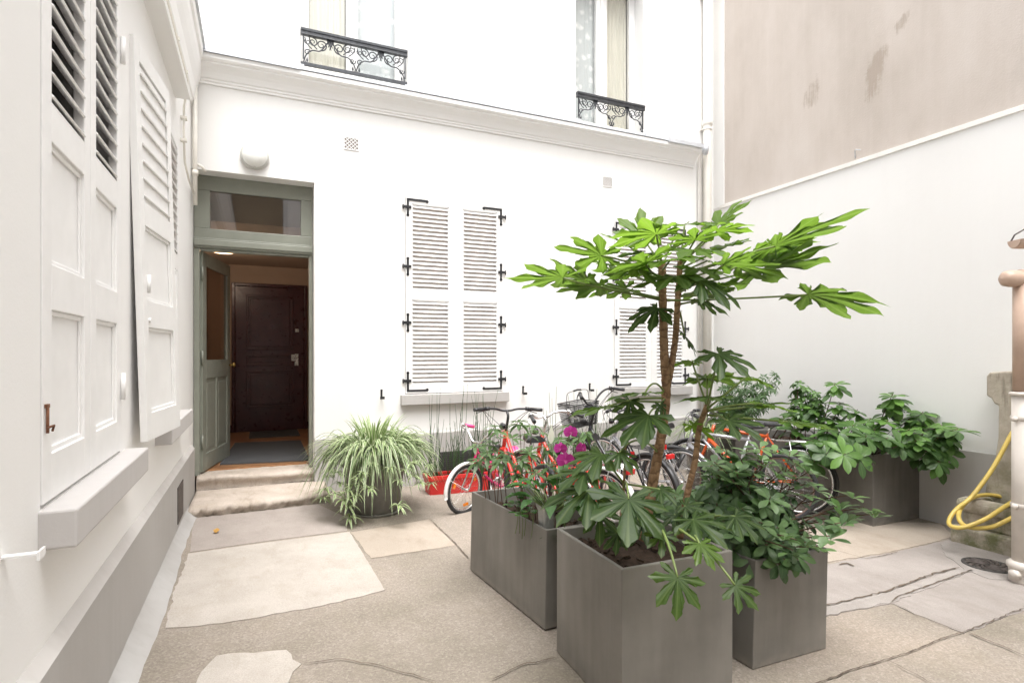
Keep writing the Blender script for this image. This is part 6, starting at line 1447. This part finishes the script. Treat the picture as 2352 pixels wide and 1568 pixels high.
bicycle('red bicycle with chrome swept handlebar, white rear mudguard and chrome rack', (2.50, 3.76), (-.18, .98), 1.05, .335, 'paint_red', 'step', 'swept', 'chrome', 1.02, .30, fend='fender_white', fendw=.028, rack='chrome', saddleh=.92, forkm='chrome', lean=.03, steer=.1, extra=lamp_rear)
bicycle('black city bicycle with a wire basket on its handlebar', (3.28, 4.17), (-.10, .99), 1.08, .345, 'paint_black', 'step', 'cruise', 'plastic_black', 1.10, .32, fend='plastic_black', fendw=.032, rack='plastic_black', basket=True, saddleh=.92, lean=-.03, steer=.18, extra=lamp_rear)
bicycle('silver bicycle with thin tyres between the basket bicycle and the orange one', (3.92, 4.5), (-.30, .95), 1.04, .335, 'paint_silver', 'diamond', 'flat', 'plastic_black', .98, .27, fend=None, saddleh=.90, lean=.04, extra=lamp_rear, tw=.014)
bicycle('orange and silver mountain bicycle with a bottle on its frame', (4.70, 3.98), (-.58, .82), 1.06, .34, 'paint_silver', 'diamond', 'flat', 'plastic_black', 1.01, .30, rimm='rim_brown', saddleh=.95, lean=.05, extra=shock, tw=.024, steer=.25)
bicycle('orange bicycle with black mudguards and thin chrome rack, furthest right', (5.13, 4.13), (-.60, .80), 1.06, .35, 'paint_orange', 'diamond', 'flat', 'chrome', 1.0, .28, fend='plastic_black', fendw=.024, rack='chrome', saddleh=.95, lean=.05, tw=.014)

# ================================================================== FOUNTAIN, HOSE, DRAIN, RIGHT PIPE
fx = rwx(2.4); fn = thing('wall_fountain', 'mossy stone wall fountain with a low trough in the right corner', 'fountain', (5.95, 2.4, gz(5.9)))
zf = gz(6); yl, yr_ = 2.99, 1.75; ym = (yl + yr_) / 2
b = MB()
prof = [(0, .60, .12), (.05, .60, .30), (.12, .55, .42), (.22, .50, .58), (.5, .46, 0), ]
half = [(.58, zf + .30), (.60, zf + .42), (.58, zf + .55), (.52, zf + .72), (.49, zf + .95), (.485, zf + 1.24), (.52, zf + 1.25), (.545, zf + 1.30), (.585, zf + 1.32), (.585, zf + 1.50), (.56, zf + 1.535), (.3, zf + 1.56)]
outl = [(ym + a * .93 - .01, z) for a, z in half] + [(ym - a, z) for a, z in half[::-1]]
b.prism([V((fx - .20, y, z)) for y, z in outl], (.20 - .002, 0, 0)); b.build('back_slab', M['stone'], fn, .018, 3)
b = MB(); b.box(5.735, fx - .035, yr_ - .1, yl + .05, zf - .03, zf + .16); b.build('base', M['stone'], fn, .03, 3)
def uring(z0, z1, o0, i0):
    mb = MB(); xo, xi = o0, i0; xb = fx - .035
    O_ = [(xb, yl - .0), (xo, yl - .0), (xo, yr_), (xb, yr_)]; I_ = [(xb, yl - (xi - xo)), (xi, yl - (xi - xo)), (xi, yr_ + (xi - xo)), (xb, yr_ + (xi - xo))]
    for k in range(3):
        a, c, d, e = O_[k], O_[k + 1], I_[k + 1], I_[k]
        mb.quad((*a, z0), (*c, z0), (*c, z1), (*a, z1)); mb.quad((*e, z0), (*d, z0), (*d, z1), (*e, z1)); mb.quad((*a, z1), (*c, z1), (*d, z1), (*e, z1)); mb.quad((*a, z0), (*c, z0), (*d, z0), (*e, z0))
    return mb
import bmesh
def weld(o):
    bm = bmesh.new(); bm.from_mesh(o.data); bmesh.ops.remove_doubles(bm, verts=bm.verts, dist=1e-4); bmesh.ops.recalc_face_normals(bm, faces=bm.faces); bm.to_mesh(o.data); bm.free()
yl0 = yl
yl = yl0 - .02; o = uring(zf + .155, zf + .30, 5.80, 5.93).build('trough', M['stone'], fn, .02, 2); weld(o)
yl = yl0 + .02; o = uring(zf + .29, zf + .41, 5.745, 5.91).build('trough_rim', M['stone'], fn, .05, 4); weld(o)
yl = yl0
b = MB(); b.box(5.90, fx - .21, yr_ + .12, yl - .10, zf + .20, zf + .26); b.build('water', M['dark_gap'], fn)
gr_ = MB()
for k in range(9): gr_.box(5.905, fx - .22, yr_ + .2 + k * .115, yr_ + .235 + k * .115, zf + .30, zf + .33)
for x in (5.95, 6.02): gr_.box(x, x + .02, yr_ + .15, yl - .12, zf + .331, zf + .345)
gr_.build('grate', M['rubber'], fn)
b = MB(); c_ = V((5.75, 2.55, zf + .0)); b.lathe([(.08, 0), (.05, .02), (.0, .04)], (5.73, 2.42, zf + .045), 16, (1, 0, 0), False); b.build('outlet', M['dark_gap'], fn)
b = MB(); b.tube([(fx - .20, ym, zf + 1.0), (fx - .30, ym, zf + 1.0), (fx - .33, ym, zf + .95)], .016, 10); b.build('tap', M['brass'], fn)
hp_ = [P(2352, 868, 4.95), P(2338, 968, 4.95), P(2320, 1002, 4.95), P(2280, 1075, 4.92), P(2232, 1140, 4.88), P(2196, 1170, 4.84), P(2180, 1195, 4.8), P(2186, 1208, 4.74), P(2215, 1210, 4.68), P(2262, 1192, 4.66), P(2300, 1168, 4.7), P(2352, 1135, 4.9)]
hp2 = [P(2352, 1160, 4.9), P(2310, 1143, 5.02), P(2270, 1136, 5.05), P(2235, 1142, 4.98), P(2208, 1165, 4.88), P(2203, 1192, 4.74), P(2225, 1210, 4.68), P(2275, 1210, 4.66), P(2315, 1193, 4.66), P(2360, 1168, 4.7)]
b = MB(); b.tube(smoothpath(hp_[::-1], 8) + smoothpath([hp_[0], P(2362, 880, 4.97), P(2366, 960, 5.0), P(2375, 1080, 5.0), P(2380, 1150, 4.95), hp2[0]], 6)[1:] + smoothpath(hp2, 8)[1:], .0175, 12)
b.tube(smoothpath([P(2352, 905, 5.0), P(2332, 930, 5.0), P(2328, 960, 5.0), P(2338, 985, 5.0), P(2356, 1000, 5.0)], 6), .0165, 12)
tag(b.build('garden_hose', M['hose']), 'yellow garden hose looped over the stone fountain', 'hose')
# drain
dc = PG(2268, 1301); dr_ = thing('drain_cover', 'round cast iron drain cover with curved slots in the paving', 'drain', (dc.x, dc.y, gz(dc.x)))
rd = .165; zd = gz(dc.x) + .012
b = MB(); b.lathe([(rd, -.01), (rd, .006), (rd - .02, .008), (rd - .022, .0), (.001, .0)], (dc.x, dc.y, zd), 40, V((0, 0, 1)), False); b.lathe([(.02, 0), (.018, .006), (0.0, .008)], (dc.x, dc.y, zd), 16, V((0, 0, 1)), False); b.build('plate', M['dark_gap'], dr_)
b = MB()
for k in range(12):
    a0 = 2 * PI * k / 12; pts = []
    for i in range(9):
        q = .016 + (rd - .036) * i / 8; a = a0 + 1.25 * (i / 8); pts.append(V((dc.x + q * math.cos(a), dc.y + q * math.sin(a), zd + .004)))
    b.tube(pts, [.006 + .012 * i / 8 for i in range(9)], 6)
b.v = [(x, y, min(z, zd + .0085)) for x, y, z in b.v]
b.build('rib', M['cast_iron'], dr_)
# right pipe with peach upper part
rp = V((5.147, 2.237, gz(5.1))); rt = thing('downpipe', 'thick downpipe at the right edge, white below and peach above', 'pipe', rp)
zs_ = P(2352, 905, 4.155).z; ztp = P(2352, 640, 4.155).z; Rr_ = .070
b = MB(); b.tube([rp + V((0, 0, .05)), (rp.x, rp.y, zs_)], Rr_, 28); b.build('lower_pipe', M['pipe_beige'], rt)
b = MB(); b.tube([(rp.x, rp.y, zs_ + .001), (rp.x, rp.y, ztp)], Rr_ * .93, 28); b.build('upper_pipe', M['pipe_peach'], rt)
b = MB(); dirx = V((CS, -SN, 0)); c0 = V((rp.x, rp.y, ztp)); b.lathe([(.0, -.165), (.035, -.16), (.055, -.14), (.062, -.10), (.062, .5)], c0, 28, dirx, False); b.lathe([(.064, -.04), (.068, -.035), (.068, .0), (.064, .004)], c0, 28, dirx, False); b.build('elbow', M['pipe_peach'], rt)
def colr(z, hh, r2=.016):
    b = MB(); b.lathe([(Rr_ + .002, 0), (Rr_ + r2, .008), (Rr_ + r2, hh), (Rr_ + .002, hh + .01)], (rp.x, rp.y, z), 28, V((0, 0, 1)), False); return b
colr(zs_ - .012, .02).build('collar', M['pipe_beige'], rt)
for v_ in (965, 1165):
    z = P(2352, v_, 4.155).z; b = colr(z, .025, .008); e = rp - dirx * (Rr_ + .012); b.lathe([(.0, 0), (.02, .004), (.02, .03), (.0, .034)], V((e.x, e.y, z + .012)) + camdir * .0, 10, camdir, False); b.build('clamp', M['pipe_beige'], rt)
z = P(2352, 770, 4.155).z; b = MB(); b.box(rp.x - .035, rp.x + .2, rp.y - Rr_ - .02, rp.y - Rr_ - .005, z - .012, z + .012); b.build('clamp', M['pipe_peach'], rt, .003)
b = MB(); b.lathe([(.085, 0), (.088, .02), (.088, .10), (.10, .11), (.10, .14), (.075, .16)], (rp.x, rp.y, rp.z - .0), 28); e = V((rp.x, rp.y, rp.z + .07)) - dirx * .075; b.lathe([(.035, 0), (.035, .05), (.0, .065)], e, 14, camdir - dirx * .3, False); b.build('foot', M['pipe_beige'], rt)
gt = P(2338, 552, 4.15); gu = thing('gutter', 'short half-round peach gutter high at the right edge above the thick downpipe', 'gutter', gt)
b = MB(); n = 16; pr = None
for x in (0, .01, 1.2):
    o_ = gt + dirx * (x - .03); rr_ = .062 if x else .055
    cur = [b.vert(o_ + camdir * (rr_ * math.cos(PI + PI * k / n)) + V((0, 0, rr_ * math.sin(PI + PI * k / n)))) for k in range(n + 1)] 
    inn = [b.vert(o_ + camdir * ((rr_ - .005) * math.cos(PI + PI * k / n)) + V((0, 0, (rr_ - .005) * math.sin(PI + PI * k / n)))) for k in range(n + 1)]
    if pr:
        for k in range(n): b.face([pr[0][k], pr[0][k + 1], cur[k + 1], cur[k]], True); b.face([pr[1][k], pr[1][k + 1], inn[k + 1], inn[k]], True)
        b.face([pr[0][0], cur[0], inn[0], pr[1][0]]); b.face([pr[0][n], cur[n], inn[n], pr[1][n]])
    else: b.face(cur)
    pr = (cur, inn)
b.build('gutter_body', M['pipe_peach'], gu)
b = MB(); b.tube([gt + dirx * .0 + V((0, 0, .0)) - camdir * .06, gt + dirx * .02 + V((0, 0, .05)) - camdir * .05, gt + dirx * .08 + V((0, 0, .09)) - camdir * .03], .006, 6); b.build('bracket', M['cast_iron'], gu)
b = MB(); b.box(5.24, 6.6, -4.3, 2.05, -.6, 2.35); sw = tag(b.build('wing_wall', M['left_wall']), 'low wing wall beside the thick downpipe, just out of view', 'wall')
# fallen leaves
def litter(u, v, s_, mat, label, name='fallen_leaf'):
    p = PG(u, v, .010); b = MB(); a = R.uniform(0, 6.28); leaf(b, p + V((0, 0, .004)), V((math.cos(a), math.sin(a), .15)), V((0, 0, 1)), s_, s_ * .35, -.2, .4, prof=LANC, tint=.6)
    tag(b.build(name, M[mat]), label, 'leaf'); return b
R.seed(3); litter(496, 1224 - 0, .07, 'yellow_leaf', 'small yellow leaf on the ground at the foot of the left wall')
# ================================================================== LIGHT, SKY, CAMERA
wd = bpy.data.worlds.new('World'); scene.world = wd; wd.use_nodes = True
nt = wd.node_tree; bg = nt.nodes['Background']
sky = nt.nodes.new('ShaderNodeTexSky'); sky.sky_type = 'NISHITA'; sky.sun_disc = False
SEL, SAZ = math.radians(70), math.radians(-60)
sky.sun_elevation = SEL; sky.air_density = 1.0; sky.dust_density = 6.0; sky.ozone_density = 1.0
hs = nt.nodes.new('ShaderNodeHueSaturation'); hs.inputs['Saturation'].default_value = 0.18
nt.links.new(sky.outputs[0], hs.inputs['Color']); nt.links.new(hs.outputs[0], bg.inputs['Color'])
bg.inputs['Strength'].default_value = 0.15
sd = V((-0.06, -0.8, 0)).normalized(); sundir = V((sd.x * math.cos(SEL), sd.y * math.cos(SEL), math.sin(SEL)))
sky.sun_rotation = math.atan2(sundir.x, sundir.y)
sl = bpy.data.lights.new('sun', 'SUN'); sl.energy = 0.9; sl.angle = math.radians(55); sl.color = (1.0, 0.98, 0.95)
so = bpy.data.objects.new('sun', sl); COL.objects.link(so); so.rotation_euler = sundir.to_track_quat('Z', 'Y').to_euler()
pl_l = bpy.data.lights.new('hall_light', 'POINT'); pl_l.energy = 4.5; pl_l.color = (1.0, 0.80, 0.62); pl_l.shadow_soft_size = 0.15
po = bpy.data.objects.new('hall_light', pl_l); COL.objects.link(po); po.location = (-0.42, 8.5, 2.70)
cam = bpy.data.cameras.new('camera'); co = bpy.data.objects.new('camera', cam); COL.objects.link(co); scene.camera = co
cam.sensor_width = 36; cam.lens = 36 * F / 2352; cam.shift_y = (HV - 784) / 2352; cam.clip_end = 200; cam.clip_start = 0.05
co.location = (0, 0, EYE); co.rotation_euler = (PI / 2, 0, -YAW)
scene.view_settings.view_transform = 'Standard'; scene.view_settings.look = 'None'; scene.view_settings.gamma = 1
scene.view_settings.exposure = 1.5
scene.cycles.max_bounces = 8; scene.cycles.diffuse_bounces = 6; scene.cycles.transparent_max_bounces = 8; scene.cycles.use_denoising = True
